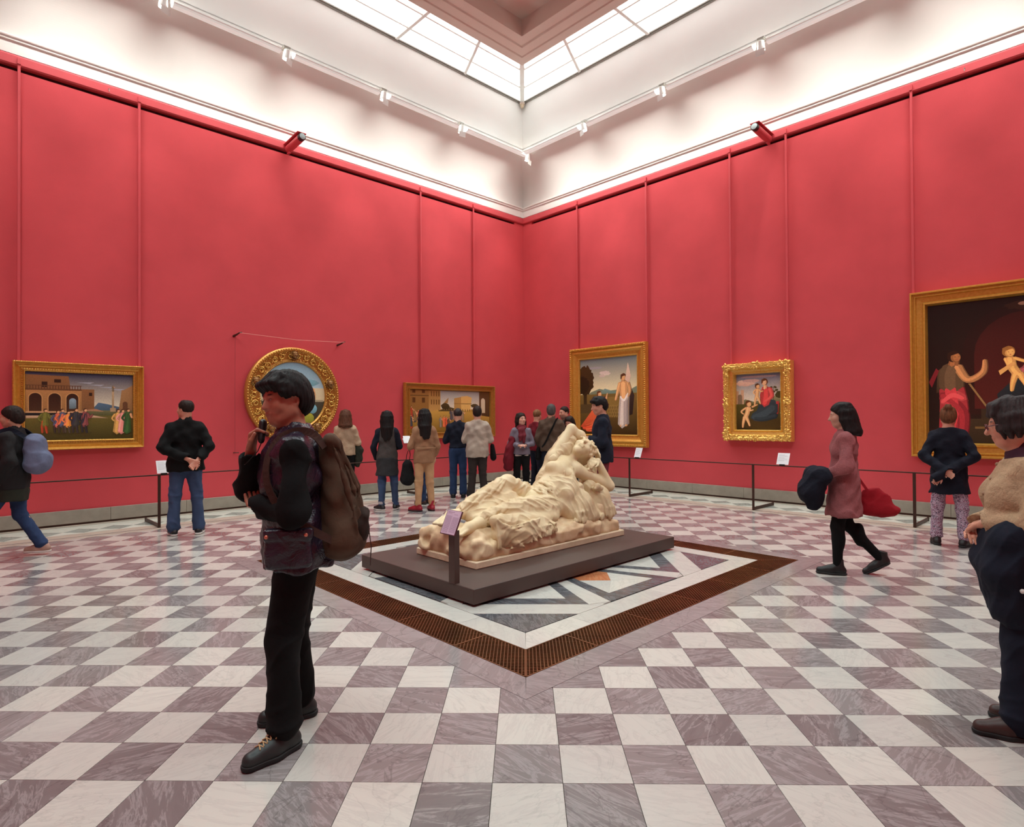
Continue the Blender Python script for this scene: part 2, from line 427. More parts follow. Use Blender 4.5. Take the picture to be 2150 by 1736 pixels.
# ------------------------------------------------------------ floor
def marble_mats():
    def tile_mat(name, lo, hi, vein, white, mode):
        t = NT(name); p = t.pos()
        if mode == 'obj': rnd = t.n('ShaderNodeObjectInfo').outputs['Random']
        else: rnd = t.n('ShaderNodeAttribute', attribute_name='rnd').outputs['Fac']
        off = t.n('ShaderNodeVectorMath', operation='ADD'); t.l(p, off.inputs[0])
        cx = t.n('ShaderNodeCombineXYZ'); t.l(t.mth('MULTIPLY', rnd, 37.0), cx.inputs[0]); t.l(t.mth('MULTIPLY', rnd, 91.0), cx.inputs[1]); t.l(t.mth('MULTIPLY', rnd, 13.0), cx.inputs[2]); t.l(cx.outputs[0], off.inputs[1])
        rot = t.n('ShaderNodeVectorRotate', rotation_type='Z_AXIS'); t.l(off.outputs[0], rot.inputs['Vector']); t.l(t.mth('MULTIPLY', rnd, 20.0), rot.inputs['Angle'])
        st = t.n('ShaderNodeMapping'); st.inputs['Scale'].default_value = (1, 5.0, 1); t.l(rot.outputs[0], st.inputs[0])
        co = st.outputs[0]
        n1 = t.noise(co, 2.2, 6, .65, .8); n2 = t.noise(co, 2.4, 6, .7, .7); n3 = t.noise(rot.outputs[0], 2.6, 5, .55, .9)
        wave = t.mth('FRACT', t.mth('MULTIPLY', rnd, 17.3))
        tone = t.mixc(wave, lo, hi)
        c = t.mixc(t.mth('MULTIPLY', t.ramp(n1, [(.3, (0, 0, 0)), (.7, (1, 1, 1))]), .42), tone, hi if not white else dark(hi, .93))
        v = t.ramp(t.mth('ABSOLUTE', t.mth('SUBTRACT', n2, .5)), [(.0, (1, 1, 1)), (.05, (0, 0, 0))])
        c = t.mixc(t.mth('MULTIPLY', v, .34 if not white else .30), c, vein)
        dv = t.ramp(t.mth('ABSOLUTE', t.mth('SUBTRACT', n3, .52)), [(.0, (1, 1, 1)), (.012, (0, 0, 0))])
        c = t.mixc(t.mth('MULTIPLY', dv, .45 if not white else .22), c, dark(lo, .55))
        t.base(c); t.set(Roughness=.22, Specular_IOR_Level=.5)
        rr = t.ramp(n1, [(.3, (.11, .11, .11)), (.7, (.19, .19, .19))]); t.l(rr, t.b.inputs['Roughness'])
        return t.m
    W = (srgb(186, 182, 176), srgb(208, 203, 194), srgb(172, 165, 162), True)
    G = (srgb(110, 103, 103), srgb(140, 132, 131), srgb(190, 184, 184), False)
    for md in ('obj', 'att'):
        M['mw_'+md] = tile_mat('white_marble_'+md, *W, md); M['mg_'+md] = tile_mat('grey_marble_'+md, *G, md)
    M['m_dark'] = tile_mat('dark_green_grey_marble', srgb(62, 64, 70), srgb(92, 93, 97), srgb(150, 150, 152), False, 'obj')
    M['m_band'] = tile_mat('grey_band_marble', srgb(122, 114, 114), srgb(150, 141, 140), srgb(176, 168, 167), False, 'obj')
    M['m_orange'] = tile_mat('orange_breccia_marble', srgb(168, 96, 62), srgb(196, 124, 84), srgb(214, 160, 120), False, 'obj')
    M['m_sill'] = plain('beige_border_stone', srgb(176, 166, 152), .35, var=.1, scale=4)
    M['m_green'] = tile_mat('grey_green_border_marble', srgb(128, 136, 130), srgb(152, 158, 152), srgb(190, 196, 190), False, 'att')
    M['m_pale'] = tile_mat('pale_border_marble', srgb(206, 212, 200), srgb(224, 226, 216), srgb(180, 186, 176), True, 'att')
    M['grout'] = plain('brown_grout', srgb(112, 96, 86), .9, var=.2, scale=30)
marble_mats()
def clip(poly, n, c):
    """part of a convex polygon with n.p <= c"""
    out = []
    for i in range(len(poly)):
        a, b = poly[i], poly[(i+1) % len(poly)]
        da = n[0]*a[0]+n[1]*a[1]-c; db = n[0]*b[0]+n[1]*b[1]-c
        if da <= 0: out.append(a)
        if (da < 0 < db) or (db < 0 < da):
            t = da/(da-db); out.append((a[0]+(b[0]-a[0])*t, a[1]+(b[1]-a[1])*t))
    return out
def area(p): return .5*abs(sum(p[i][0]*p[(i+1) % len(p)][1]-p[(i+1) % len(p)][0]*p[i][1] for i in range(len(p)))) if len(p) > 2 else 0
def proj(p):
    q = np.array(p, float)-np.array((0, 0, EYE)); z = q@CF
    return (1075+FPX*(q@CR)/z, 868-FPX*(q@CU)/z, z)
floor = MB().prism([(0, -2.6), (9.2, 6.56), (0, 15.75), (-9.2, 6.56)], -.2, -.012).build('floor', M['grout'], None); tag(floor, 'chequered grey and white marble floor', kind='structure')
TS, TX, TY, JT = .30, -2.4837*.30, 8.5108*.30, .0014
RIN, ROUT = 2.30, HW-1.32           # grey border of the centre square (half side), outer limit of the chequers (half side)
def to_uv(p): return ((p[0]-CC[0]+p[1]-CC[1])*R2, (p[1]-CC[1]-p[0]+CC[0])*R2)
def from_uv(u, v): return (CC[0]+(u-v)*R2, CC[1]+(u+v)*R2)
DIRS = [(R2, R2), (-R2, R2), (-R2, -R2), (R2, -R2)]
def outer_clip(p, h):
    for n in DIRS:
        p = clip(p, n, h + n[0]*CC[0]+n[1]*CC[1])
        if len(p) < 3: return []
    return p
def hole_clip(p, h):
    """split at the diamond's axes, then keep what lies outside the square of half side h"""
    out = []
    for sx in (-1, 1):
        a = clip(p, (-sx, 0), -sx*CC[0])
        if len(a) < 3: continue
        for sy in (-1, 1):
            b = clip(a, (0, -sy), -sy*CC[1])
            if len(b) < 3: continue
            b = clip(b, (-sx*R2, -sy*R2), -(h + R2*(sx*CC[0]+sy*CC[1])))
            if len(b) > 2 and area(b) > 2e-5: out.append(b)
    return out
rng = random.Random(7)
tiles = []
for i in range(-32, 38):
    for j in range(-40, 48):
        x0, y0 = TX+i*TS+JT, TY+j*TS+JT; x1, y1 = x0+TS-2*JT, y0+TS-2*JT
        q = [(x0, y0), (x1, y0), (x1, y1), (x0, y1)]
        q = outer_clip(q, ROUT)
        if len(q) < 3 or area(q) < 1e-4: continue
        cx, cy = (x0+x1)/2, (y0+y1)/2
        near = max(abs(to_uv((cx, cy))[0]), abs(to_uv((cx, cy))[1])) < RIN+.25
        parts = hole_clip(q, RIN) if near else [q]
        if not parts: continue
        white = (i+j) % 2 == 1
        px = 0.0
        if cy > .5:
            pr = proj((cx, cy, 0))
            if -120 < pr[0] < 2270 and pr[1] < 1850: px = sum(area(p) for p in parts)/pr[2]**3*1e3 if pr[2] > .3 else 0
        tiles.append((px, white, parts, (cx, cy)))
tiles.sort(key=lambda t: -t[0])
FULL = {}
def tile_mesh(parts, c, mat):
    mb = MB()
    for p in parts: mb.prism([(x-c[0], y-c[1]) for x, y in p], -.012, 0)
    return mesh('tile', mb.V, mb.F, mat)
for px, white, parts, c in tiles[:300]:
    mat = M['mw_obj' if white else 'mg_obj']; full = len(parts) == 1 and len(parts[0]) == 4 and area(parts[0]) > (TS-2*JT)**2*.999
    if full:
        if white not in FULL: FULL[white] = tile_mesh(parts, c, mat)
        me = FULL[white]
    else: me = tile_mesh(parts, c, mat)
    obj('tile', me, floor, loc=(c[0], c[1], 0))
def stuff_tiles(name, items, mats):
    mb = MB(); rn = []
    for mi, parts in items:
        v = rng.random(); n0 = len(mb.F)
        for p in parts: mb.prism(p, -.012, 0, mi)
        rn += [v]*(len(mb.F)-n0)
    o = mb.build(name, mats, floor); a = o.data.attributes.new('rnd', 'FLOAT', 'FACE'); a.data.foreach_set('value', rn); o['kind'] = 'stuff'; return o
stuff_tiles('far_tiles', [(0 if w else 1, p) for _, w, p, _ in tiles[300:]], [M['mw_att'], M['mg_att']])
# border along the walls: stone stripes, then a band of grey lozenges set in pale triangles
def strip(side, d0, d1, mat, name, z=0.0, pieces=1):
    sg = WALLS[side][2]
    for k in range(pieces):
        q = []
        for d, e in ((d0, 0), (d0, 1), (d1, 1), (d1, 0)):
            a, b = d, WALL_L-d; t = (k+e)/pieces; s = a+(b-a)*t + (.0015 if e == 0 else -.0015)
            q.append(wpt(side, sg*s, d, 0)[:2])
        mb = MB().prism(q if sg < 0 else q[::-1], -.012, z); o = mb.build(name, mat, floor)
        bm = bmesh.new(); bm.from_mesh(o.data); bmesh.ops.recalc_face_normals(bm, faces=bm.faces[:]); bm.to_mesh(o.data); bm.free()
loz = []
for side in WALLS:
    strip(side, 1.20, 1.32-.002, M['m_sill'], 'border_stripe', pieces=9)
    strip(side, 1.155, 1.198, M['m_band'], 'border_line', pieces=9)
    strip(side, .90, 1.153, M['m_sill'], 'border_stripe', pieces=9)
    strip(side, .0, .14, M['m_sill'], 'border_kerb', pieces=9)
    strip(side, .142, .165, M['bronze'], 'border_groove', z=-.006)
    strip(side, .167, .42, M['m_pale'], 'border_stripe', pieces=9)
    sg = WALLS[side][2]; dm, hd = .66, .212; n = int((WALL_L-2*dm)/.424)
    st = (WALL_L-2*dm)/n
    P = lambda s, d: wpt(side, sg*s, d, 0)[:2]
    for k in range(n+1):
        s = dm+k*st
        a = [P(s-st/2, dm), P(s, dm-hd), P(s+st/2, dm), P(s, dm+hd)]
        lim = lambda q: outer_clip(q, HW-.424)
        g = [P(s-st/2+.003, dm), P(s, dm-hd+.003), P(s+st/2-.003, dm), P(s, dm+hd-.003)]
        if 0 < k < n: loz.append((0, [g]))
        elif k == 0: loz.append((0, [[P(dm+.003, dm), P(dm+st/2, dm), P(dm, dm+hd)]]) if False else (0, [g]))
        if k < n:
            for e in (-1, 1):
                lo_ = dm+e*(hd+.024)
                loz.append((1, [[P(s+.003, dm+e*(hd)), P(s+st/2, dm+e*.003), P(s+st-.003, dm+e*(hd)), P(s+st-.003, lo_), P(s+.003, lo_)]]))
def orient(p): 
    a = sum(p[i][0]*p[(i+1) % len(p)][1]-p[(i+1) % len(p)][0]*p[i][1] for i in range(len(p)))
    return p if a > 0 else p[::-1]
stuff_tiles('border_lozenges', [(mi, [orient(p) for p in ps]) for mi, ps in loz], [M['m_green'], M['m_pale']])
# centre square: grey border, bronze grating, white border, inlaid star
def slab(name, pts, mat, z=0.0):
    pts = orient(pts); c = (sum(p[0] for p in pts)/len(pts), sum(p[1] for p in pts)/len(pts))
    return MB().prism([(p[0]-c[0], p[1]-c[1]) for p in pts], -.012, z).build(name, mat, floor, loc=(c[0], c[1], 0))
def ring(name, h0, h1, mat, cuts, g=.0012):
    for k in range(4):
        a = math.pi/2*k; rot = lambda u, v: from_uv(u*math.cos(a)-v*math.sin(a), u*math.sin(a)+v*math.cos(a))
        e = [-1]+cuts+[1]
        for i in range(len(e)-1):
            t0, t1 = e[i], e[i+1]
            f = lambda t, h: t*h if abs(t) == 1 else t*h1
            slab(name, [rot(f(t0, h0)+g, -h0-g), rot(f(t1, h0)-g, -h0-g), rot(f(t1, h1)-g, -h1+g), rot(f(t0, h1)+g, -h1+g)], mat)
ring('border_slab', 2.10, 2.298, M['m_band'], [-.55, -.05, .5])
ring('white_slab', 1.572, 1.79, M['mw_obj'], [-.6, .0, .6])
OCT = 1.553; w_ = .155
def inner(mat_center=True):
    hb = .53                     # half base of each sector
    for k in range(8):
        a = math.pi/4*k - math.pi/2
        n = (math.cos(a), math.sin(a)); t = (-n[1], n[0])
        Q = lambda r, s: (CC[0]+n[0]*r+t[0]*s, CC[1]+n[1]*r+t[1]*s)
        sl = hb/OCT
        slab('dark_strip', [Q(OCT, -hb), Q(OCT, hb), Q(OCT-w_, hb-.18), Q(OCT-w_, -hb+.18)], M['m_dark'])
        ri = .34
        for e in (-1, 1):
            slab('dark_strip', [Q(OCT-.001, e*(hb+.0)), Q(.42, e*.42*sl), Q(.62, e*(.62*sl-.09)), Q(OCT-w_, e*(hb-.182))], M['m_dark'])
        r0 = .62; b0 = .62*sl-.092; r1 = OCT-w_-.002; b1 = hb-.184
        rm = .93; 
        slab('white_piece', [Q(r1, -b1), Q(r1, b1), Q(1.16, 0)], M['mw_obj'])
        for e in (-1, 1):
            slab('white_piece', [Q(r1-.002, e*b1), Q(1.158, 0), Q(1.158, 0), Q(.95, e*(.95*sl-.11))][:2]+[Q(.95, e*(.95*sl-.11))], M['mw_obj'])
        slab('orange_piece', [Q(1.156, 0), Q(.95, .95*sl-.112), Q(r0, b0), Q(r0, -b0), Q(.95, -.95*sl+.112)], M['m_orange'])
        # white ray to the next sector and the piece outside
        a2 = a+math.pi/4; n2 = (math.cos(a2), math.sin(a2)); t2 = (-n2[1], n2[0])
        Q2 = lambda r, s: (CC[0]+n2[0]*r+t2[0]*s, CC[1]+n2[1]*r+t2[1]*s)
        slab('white_ray', [Q(OCT, hb+.002), Q(.42, .42*sl+.002), Q2(.42, -.42*sl-.002), Q2(OCT, -hb-.002)], M['mw_obj'])
    slab('white_bed', [(CC[0]+1.675*math.cos(math.pi/4*k+math.pi/8), CC[1]+1.675*math.sin(math.pi/4*k+math.pi/8)) for k in range(8)], M['mw_obj'], z=-.0025)
    slab('hub', [(CC[0]+.45*math.cos(math.pi/4*k+math.pi/8), CC[1]+.45*math.sin(math.pi/4*k+math.pi/8)) for k in range(8)], M['m_orange'], z=-.001)
    for k in range(4):
        a = math.pi/2*k - math.pi/2; n = (math.cos(a), math.sin(a)); t = (-n[1], n[0])
        Q = lambda r, s: (CC[0]+n[0]*r+t[0]*s, CC[1]+n[1]*r+t[1]*s)
        slab('dark_corner', [Q(1.80, -.41), Q(1.80, .41), Q(2.21, 0)], M['m_dark'])
        slab('white_strip', [Q(OCT+.002, -.662), Q(OCT+.002, .662), Q(1.798, .42), Q(1.798, -.42)], M['mw_obj'])
inner()
def grating():
    g = empty('floor_grating', (CC[0], CC[1], 0), math.radians(45), 'square ring of bronze floor grating around the statue plinth', 'grating')
    bm_ = plain('bronze_grating', srgb(124, 84, 54), .34, .8, var=.3, scale=3)
    dk = plain('grating_void_shade', srgb(26, 14, 12), .9)
    h0, h1 = 1.792, 2.098; N = 6; st = .0235
    for k in range(4):
        a = math.pi/2*k; ca, sa = round(math.cos(a)), round(math.sin(a))
        rot = lambda u, v: (u*ca-v*sa, u*sa+v*ca)
        ed = [-h1] + [-h1+(2*h1)*(i+.0)/N for i in range(1, N)] + [h1]
        for i in range(N):
            q = [(max(ed[i], -h1), -h1), (min(ed[i+1], h1), -h1), (min(ed[i+1], h0) if i == N-1 else ed[i+1], -h0), (max(ed[i], -h0) if i == 0 else ed[i], -h0)]
            mb = MB()
            for e in range(4):       # rim
                p, r = q[e], q[(e+1) % 4]; d = (r[0]-p[0], r[1]-p[1]); L = math.hypot(*d); nx, ny = -d[1]/L*.008, d[0]/L*.008
                mb.prism([rot(*p), rot(*r), rot(r[0]+nx, r[1]+ny), rot(p[0]+nx, p[1]+ny)], -.011, .001)
            for sgn in (1, -1):      # bars at 45 degrees to the rim
                cs = [(p[0]+sgn*p[1])*R2 for p in q]; c = math.ceil(min(cs)/st)*st
                while c < max(cs):
                    n = (R2, sgn*R2); pl = clip(clip(q, n, c+.0028), (-n[0], -n[1]), -(c-.0028))
                    if len(pl) > 2: mb.prism([rot(*p) for p in orient(pl)], -.010, -.001 if sgn > 0 else -.0008)
                    c += st
            mb.build('grating_panel', bm_, g)
            MB().prism([rot(*p) for p in orient(q)], -.0119, -.0112).build('pit', dk, g)  # thin dark sheet stands in for the shaded void under the bars
    return g
grating()
# ------------------------------------------------------------ daylight coming down through the skylight
for side in WALLS:
    L = bpy.data.lights.new('skylight_daylight', 'AREA'); L.shape = 'RECTANGLE'; L.size = WALL_L-2*1.45; L.size_y = 1.0; L.energy = DAY_W; L.color = (.78, 1.0, .99); L.spread = math.radians(100)
    o = bpy.data.objects.new('skylight_daylight_'+side, L); COL.objects.link(o)
    o.location = wpt(side, WALLS[side][2]*WALL_L/2, 1.42, ZG-.02); o.rotation_euler = (math.radians(-23), 0, math.radians(WALLS[side][1]))
# ------------------------------------------------------------ cove lighting: troughs and spotlights along the track
SPOT_S = [.76, 2.82, 4.77, 6.70, 8.60, 10.5]
AIM = {'left': [(-1.0, 0, 1.7), (-2.6, 0, 1.7), (-5.0, 0, 2.0), (-7.2, 0, 2.0), (-9.0, 0, 1.8), (-10.4, 0, 1.8)], 'right': [(1.2, 0, 1.9), (3.2, 0, 1.9), (5.0, 0, 1.8), (6.6, 0, 1.8), (8.4, 0, 2.1), (10.2, 0, 2.1)]}
M['trough_glow'] = plain('glowing_trough_enamel', srgb(226, 230, 226), .4, var=.01)
_e = M['trough_glow'].node_tree.nodes['Principled BSDF']; _e.inputs['Emission Color'].default_value = (.92, 1, .95, 1); _e.inputs['Emission Strength'].default_value = .28  # faint emission added so the trough housing shows pale
WHAT = {'left': ['in the corner where the red walls meet', 'above the town square painting', 'between the round and the town square paintings', 'above the round painting', 'above the wide palace painting', 'past the wide palace painting'],
        'right': ['', 'above the tall robed man painting', 'just before the small ornate painting', 'just past the small ornate painting', 'above the large dark altarpiece', 'past the large dark altarpiece']}
WTR = {'left': ['next to the corner of the walls', 'between the town square and round paintings', 'beside the round painting', 'between the round and palace paintings', 'past the palace painting'], 'right': ['next to the corner of the walls', 'between the tall painting and the ornate one', 'above the small ornate painting', 'between the ornate painting and the altarpiece', 'above the large altarpiece']}
def trough(side, s0, s1, what):
    sg = WALLS[side][2]
    g = empty('cove_light', WALLS[side][0], math.radians(WALLS[side][1]), 'white linear trough light on the %s cove ' % side + what, 'light', 'linear lights on the cove')
    prof = [(.83, 7.99), (.86, 7.90), (.93, 7.86), (1.00, 7.875), (1.02, 7.90), (1.015, 7.905), (.995, 7.885), (.93, 7.872), (.868, 7.908), (.84, 7.99)]
    profile('trough', prof, side, M['trough_glow'], g, s0=s0, s1=s1)
    profile('lip', [(1.018, 7.897), (1.03, 7.897), (1.03, 7.915), (1.018, 7.915)], side, M['white_trim'], g, s0=s0, s1=s1)
    profile('back_plate', [(.80, 7.995), (.84, 7.985), (.845, 8.045), (.80, 8.05)], side, M['alu'], g, s0=s0, s1=s1)
    for e, s in ((0, s0+.03), (1, s1-.03)):
        a, b = (s-.02, s+.02); profile('end_reflector_glow', [(.872, 7.912), (.93, 7.876), (.99, 7.89), (1.0, 7.93), (.9, 7.95)], side, M['lens'], g, s0=a, s1=b)  # emission stands in for lamp light caught by the end reflector
    L = bpy.data.lights.new('cove_lamp', 'AREA'); L.shape = 'RECTANGLE'; L.size = s1-s0-.1; L.size_y = .05; L.energy = COVE_W*(s1-s0); L.color = (1.0, 1.0, .93); L.spread = math.radians(116)
    o = bpy.data.objects.new('cove_lamp', L); link(o, g); o.location = (sg*(s0+s1)/2, -.80, 7.93)
    d = Vector((0, .40, -.9)); o.rotation_euler = d.to_track_quat('-Z', 'Y').to_euler()
def spot(side, s, aim, what):
    sg = WALLS[side][2]; S = sg*s
    g = empty('spotlight', wpt(side, S, .93, 8.0), math.radians(WALLS[side][1]), 'white track spotlight '+what, 'spotlight', 'spotlights along the cove')
    MB().box((-.06, -.03, -.01), (.06, .10, .03)).build('track_adapter', M['grey_metal'], g, bevel=.004)
    MB().tube([(0, 0, -.01), (0, 0, -.07)], .014, 10).box((-.05, -.012, -.13), (-.042, .012, -.06)).box((.042, -.012, -.13), (.05, .012, -.06)).box((-.05, -.012, -.072), (.05, .012, -.062)).build('yoke', M['alu'], g)
    t = Vector(wpt(side, aim[0], aim[1], aim[2]))-Vector(wpt(side, S, .93, 7.85)); a = math.radians(-WALLS[side][1]); tl = Vector((t.x*math.cos(a)-t.y*math.sin(a), t.x*math.sin(a)+t.y*math.cos(a), t.z)).normalized()
    rot = tl.to_track_quat('Z', 'Y').to_matrix().to_4x4(); Mx = Matrix.Translation((0, 0, -.13))@rot
    MB().lathe([(.04, -.10), (.055, -.09), (.06, -.02), (.068, .05), (.070, .06)], 16, mat=Mx).build('lamp_head', M['alu'], g, smooth=False)
    MB().lathe([(.055, .0605), (.058, .062)], 16, mat=Mx).build('lens', M['lens'], g)
    MB().add([Mx@Vector(v) for v in ((-.075, -.075, .055), (.075, -.075, .055), (.075, -.075, .16), (-.075, -.075, .16))], [(0, 1, 2, 3)]).build('barn_door', M['alu'], g)
    L = bpy.data.lights.new('spot_lamp', 'SPOT'); L.energy = SPOT_W; L.color = (1.0, .93, .82); L.spot_size = math.radians(50); L.spot_blend = 1.0; L.shadow_soft_size = .05
    o = bpy.data.objects.new('spot_lamp', L); link(o, g); o.location = Vector((0, 0, -.13))+tl*.12; o.rotation_euler = tl.to_track_quat('-Z', 'Y').to_euler()
for side in ('left', 'right'):
    for i, s in enumerate(SPOT_S):
        if side == 'right' and i == 0: continue
        spot(side, s, AIM[side][i], WHAT[side][i])
        if i+1 < len(SPOT_S): trough(side, s+.12, SPOT_S[i+1]-.12, WTR[side][i])
    if side == 'right': trough(side, SPOT_S[0]+.3, SPOT_S[1]-.12, WTR[side][0])
# red painted camera brackets on the picture rails
def cctv(side, s):
    g = empty('wall_camera', wpt(side, s, .04, 6.60), math.radians(WALLS[side][1]), 'red painted wall bracket with a round grey lens on the %s picture rail' % side, 'camera')
    sg = WALLS[side][2]
    Mx = Matrix.Translation((0, 0, .02))@Matrix.Rotation(-.06, 4, 'X')
    MB().box((-.085, -.62, .10), (.085, .0, .115), mat=Mx).build('cover_plate', M['red_paint'], g, bevel=.003)
    Ml = Mx@Matrix.Translation((0, -.30, .03))@Matrix.Rotation(math.radians(90), 4, 'X')
    MB().lathe([(.06, -.28), (.068, -.26), (.068, .24), (.06, .26)], 18, mat=Ml).build('tube', M['red_paint'], g, smooth=False)
    MB().lathe([(.066, .262), (.066, .33), (.05, .335)], 18, mat=Ml).build('lens_hood', M['black'], g)
    MB().lathe([(.054, .334), (.05, .342), (.02, .345)], 18, mat=Ml).build('lens', plain('grey_lens', srgb(176, 200, 204), .2), g)
    MB().box((-.02, -.10, -.04), (.02, .0, .06)).build('arm', M['red_paint'], g)
cctv('left', -6.3); cctv('right', 6.45)
# ------------------------------------------------------------ statue on its plinth
def statue_mats():
    def marble(name, a, b, stain, sc, amt, bs=.25):
        t = NT(name); co = t.objc()
        n = t.noise(co, sc, 5, .6, .6); n2 = t.noise(co, 2.3, 4, .6, .5)
        c = t.ramp(n, [(.28, a), (.72, b)])
        c = t.mixc(t.mth('MULTIPLY', t.ramp(n2, [(.42, (0, 0, 0)), (.68, (1, 1, 1))]), amt), c, stain)
        t.base(c); t.set(Roughness=.55, Specular_IOR_Level=.35); t.bump(t.noise(co, 55, 4), bs, .004); return t.m
    M['st_skin'] = marble('cream_marble', srgb(220, 196, 154), srgb(234, 214, 178), srgb(196, 158, 112), 6, .45, .08)
    M['st_drape'] = marble('cream_marble_drapery', srgb(212, 188, 148), srgb(230, 208, 172), srgb(182, 144, 102), 9, .65, .12)
    M['st_rock'] = marble('weathered_marble_rock', srgb(222, 192, 152), srgb(236, 212, 176), srgb(176, 126, 88), 5, .75, .3)
    M['st_slab'] = marble('chipped_marble_slab', srgb(214, 190, 160), srgb(232, 210, 182), srgb(176, 142, 112), 9, .6, .4)
statue_mats()
PZ0, PZ1 = .022, .150
PB = empty('plinth', (CC[0], CC[1], 0), math.radians(45), 'low dark brown plinth under the reclining marble statue', 'plinth')
MB().box((-1.47, -.87, PZ0), (1.62, .93, PZ1)).build('platform', M['plinth'], PB, bevel=.004)
MB().box((-1.40, -.80, 0), (1.55, .86, PZ0)).build('recessed_base', M['black'], PB)
ST = empty('reclining_statue', (CC[0], CC[1], 0), math.radians(45), 'cream marble statue of a draped woman reclining asleep on a rock', 'statue')
MB().box((-1.045, -.40, PZ1), (1.285, .56, .218)).build('base_slab', M['st_slab'], ST, bevel=.008)
def statue():
    ax = lambda a, b, h: np.arange(a, b, h)
    # --- rock
    R = SDF((ax(-1.1, 1.32, .014), ax(-.46, .62, .014), ax(.19, .82, .014)))
    rr = random.Random(4)
    R.box((-1.02, -.37, .2), (1.25, .53, .34), .04, k=0)
    for u, v, z, a, b, c in [(-.86, .05, .36, .16, .36, .14), (-.6, -.02, .36, .3, .30, .12), (-.2, .05, .34, .4, .36, .13), (.25, .0, .33, .4, .34, .13), (.7, -.02, .36, .34, .33, .17), (1.0, .03, .46, .24, .36, .26), (1.08, -.05, .55, .17, .28, .2), (.95, .2, .45, .3, .28, .3), (-.9, .2, .36, .13, .25, .12)]:
        R.ell((u, v, z), (a, b, c), k=.09)
    for _ in range(34):
        u = rr.uniform(-1.0, 1.2); e = rr.random()
        if e < .5: p = (u, -.335+rr.uniform(-.02, .02), rr.uniform(.26, .40))
        elif e < .75: p = (-.985+rr.uniform(-.02, .02), rr.uniform(-.3, .5), rr.uniform(.25, .42))
        else: p = (u, rr.uniform(-.3, .45), rr.uniform(.38, .44))
        r = rr.uniform(.04, .075); R.ell(p, (r*1.4, r, r*.9), k=.07)
    for _ in range(16):
        u = rr.uniform(-1.0, 1.2); p = (u, -.405, rr.uniform(.28, .40)) if rr.random() < .6 else (-1.06, rr.uniform(-.3, .5), rr.uniform(.29, .42))
        r = rr.uniform(.03, .05); R.ell(p, (r*1.3, r*.9, r), k=.05, op='sub')
    R.disp(sn((.005, 31, 17, 23, 0), (.004, -19, 40, 29, 1), (.003, 47, -31, 37, 2)))
    R.cut((0, 0, .216), (0, 0, -1)); R.cut((-1.035, 0, 0), (-1, 0, -.25)); R.cut((1.275, 0, 0), (1, 0, 0)); R.cut((0, -.392, 0), (0, -1, -.0)); R.cut((0, .55, 0), (0, 1, 0))
    R.obj('rock', M['st_rock'], ST)
    # --- figure
    G = SDF((ax(-1.22, 1.36, .0095), ax(-.42, .40, .0095), ax(.36, 1.52, .0095)))
    S = dict(Rsh=(.66, .15, 1.10), Rel=(.945, .13, 1.425), Rwr=(1.215, -.03, 1.15), Lsh=(.80, -.07, .94), Lel=(1.20, -.24, .735), Lwr=(1.05, -.19, 1.04))
    G.ell((.25, .03, .62), (.25, .19, .16), k=.05)                       # pelvis
    up = np.array([.42, 0, .42]); up = up/np.linalg.norm(up)
    def frame(x):    # columns: x, y, x cross y
        x = np.array(x)/np.linalg.norm(x); y = np.array((0, 1, 0)); z = np.cross(x, y); return np.stack([x, y, z], 1)
    FR = frame((.72, 0, .69))
    G.ell((.40, .05, .745), (.20, .155, .115), FR, k=.06)                # belly
    G.ell((.60, .06, .93), (.19, .17, .13), FR, k=.06)                   # rib cage
    G.rc((.66, .14, 1.08), (.79, -.05, .96), .085, .08, k=.06)           # shoulders
    G.ell((.50, .055, .985), (.072, .072, .072), k=.04); G.ell((.635, -.095, .895), (.075, .072, .072), k=.04)   # breasts
    G.rc((.76, .03, 1.02), (.88, .0, 1.12), .062, .055, k=.05)           # neck
    # head thrown back, face up and towards the front
    Hx = np.array((.78, .02, .30)); Hx /= np.linalg.norm(Hx)              # crown direction
    Hf = np.array((-.34, -.62, .70)); Hf -= Hx*(Hf@Hx); Hf /= np.linalg.norm(Hf)   # face direction
    Hs = np.cross(Hf, Hx); HM = np.stack([Hs, Hf, Hx], 1); hc = np.array((.965, -.02, 1.165))
    HS = 1.22; hp = lambda x, y, z: hc + HM@np.array((x, y, z))*HS; hr = lambda *r: tuple(v*HS for v in r)
    G.ell(hp(0, -.01, .03), hr(.095, .115, .105), HM, k=.03); G.ell(hp(0, .04, -.035), hr(.075, .08, .105), HM, k=.03)
    G.ell(hp(0, .07, -.115), hr(.038, .035, .035), HM, k=.03)
    G.rc(hp(0, .112, .02), hp(0, .145, -.03), .012, .018, k=.015)
    G.rc(hp(-.045, .103, .035), hp(.045, .103, .035), .014, k=.02)
    for e in (-1, 1):
        G.ell(hp(e*.036, .125, .008), hr(.018, .014, .012), HM, op='sub', k=.012); G.ell(hp(e*.036, .105, .008), hr(.017, .014, .010), HM, k=.006)
        G.ell(hp(e*.05, .08, -.03), hr(.03, .03, .03), HM, k=.03)
    G.rc(hp(-.022, .118, -.062), hp(.022, .118, -.062), .010, k=.008); G.rc(hp(-.02, .112, -.08), hp(.02, .112, -.08), .010, k=.008)
    # arms
    G.rc(S['Rsh'], S['Rel'], .078, .058, k=.05); G.rc(S['Rel'], S['Rwr'], .060, .040, k=.03); G.ell((1.05, .08, 1.34), (.09, .055, .07), k=.03)
    G.rc(S['Lsh'], S['Lel'], .080, .062, k=.05); G.rc(S['Lel'], S['Lwr'], .064, .038, k=.03)
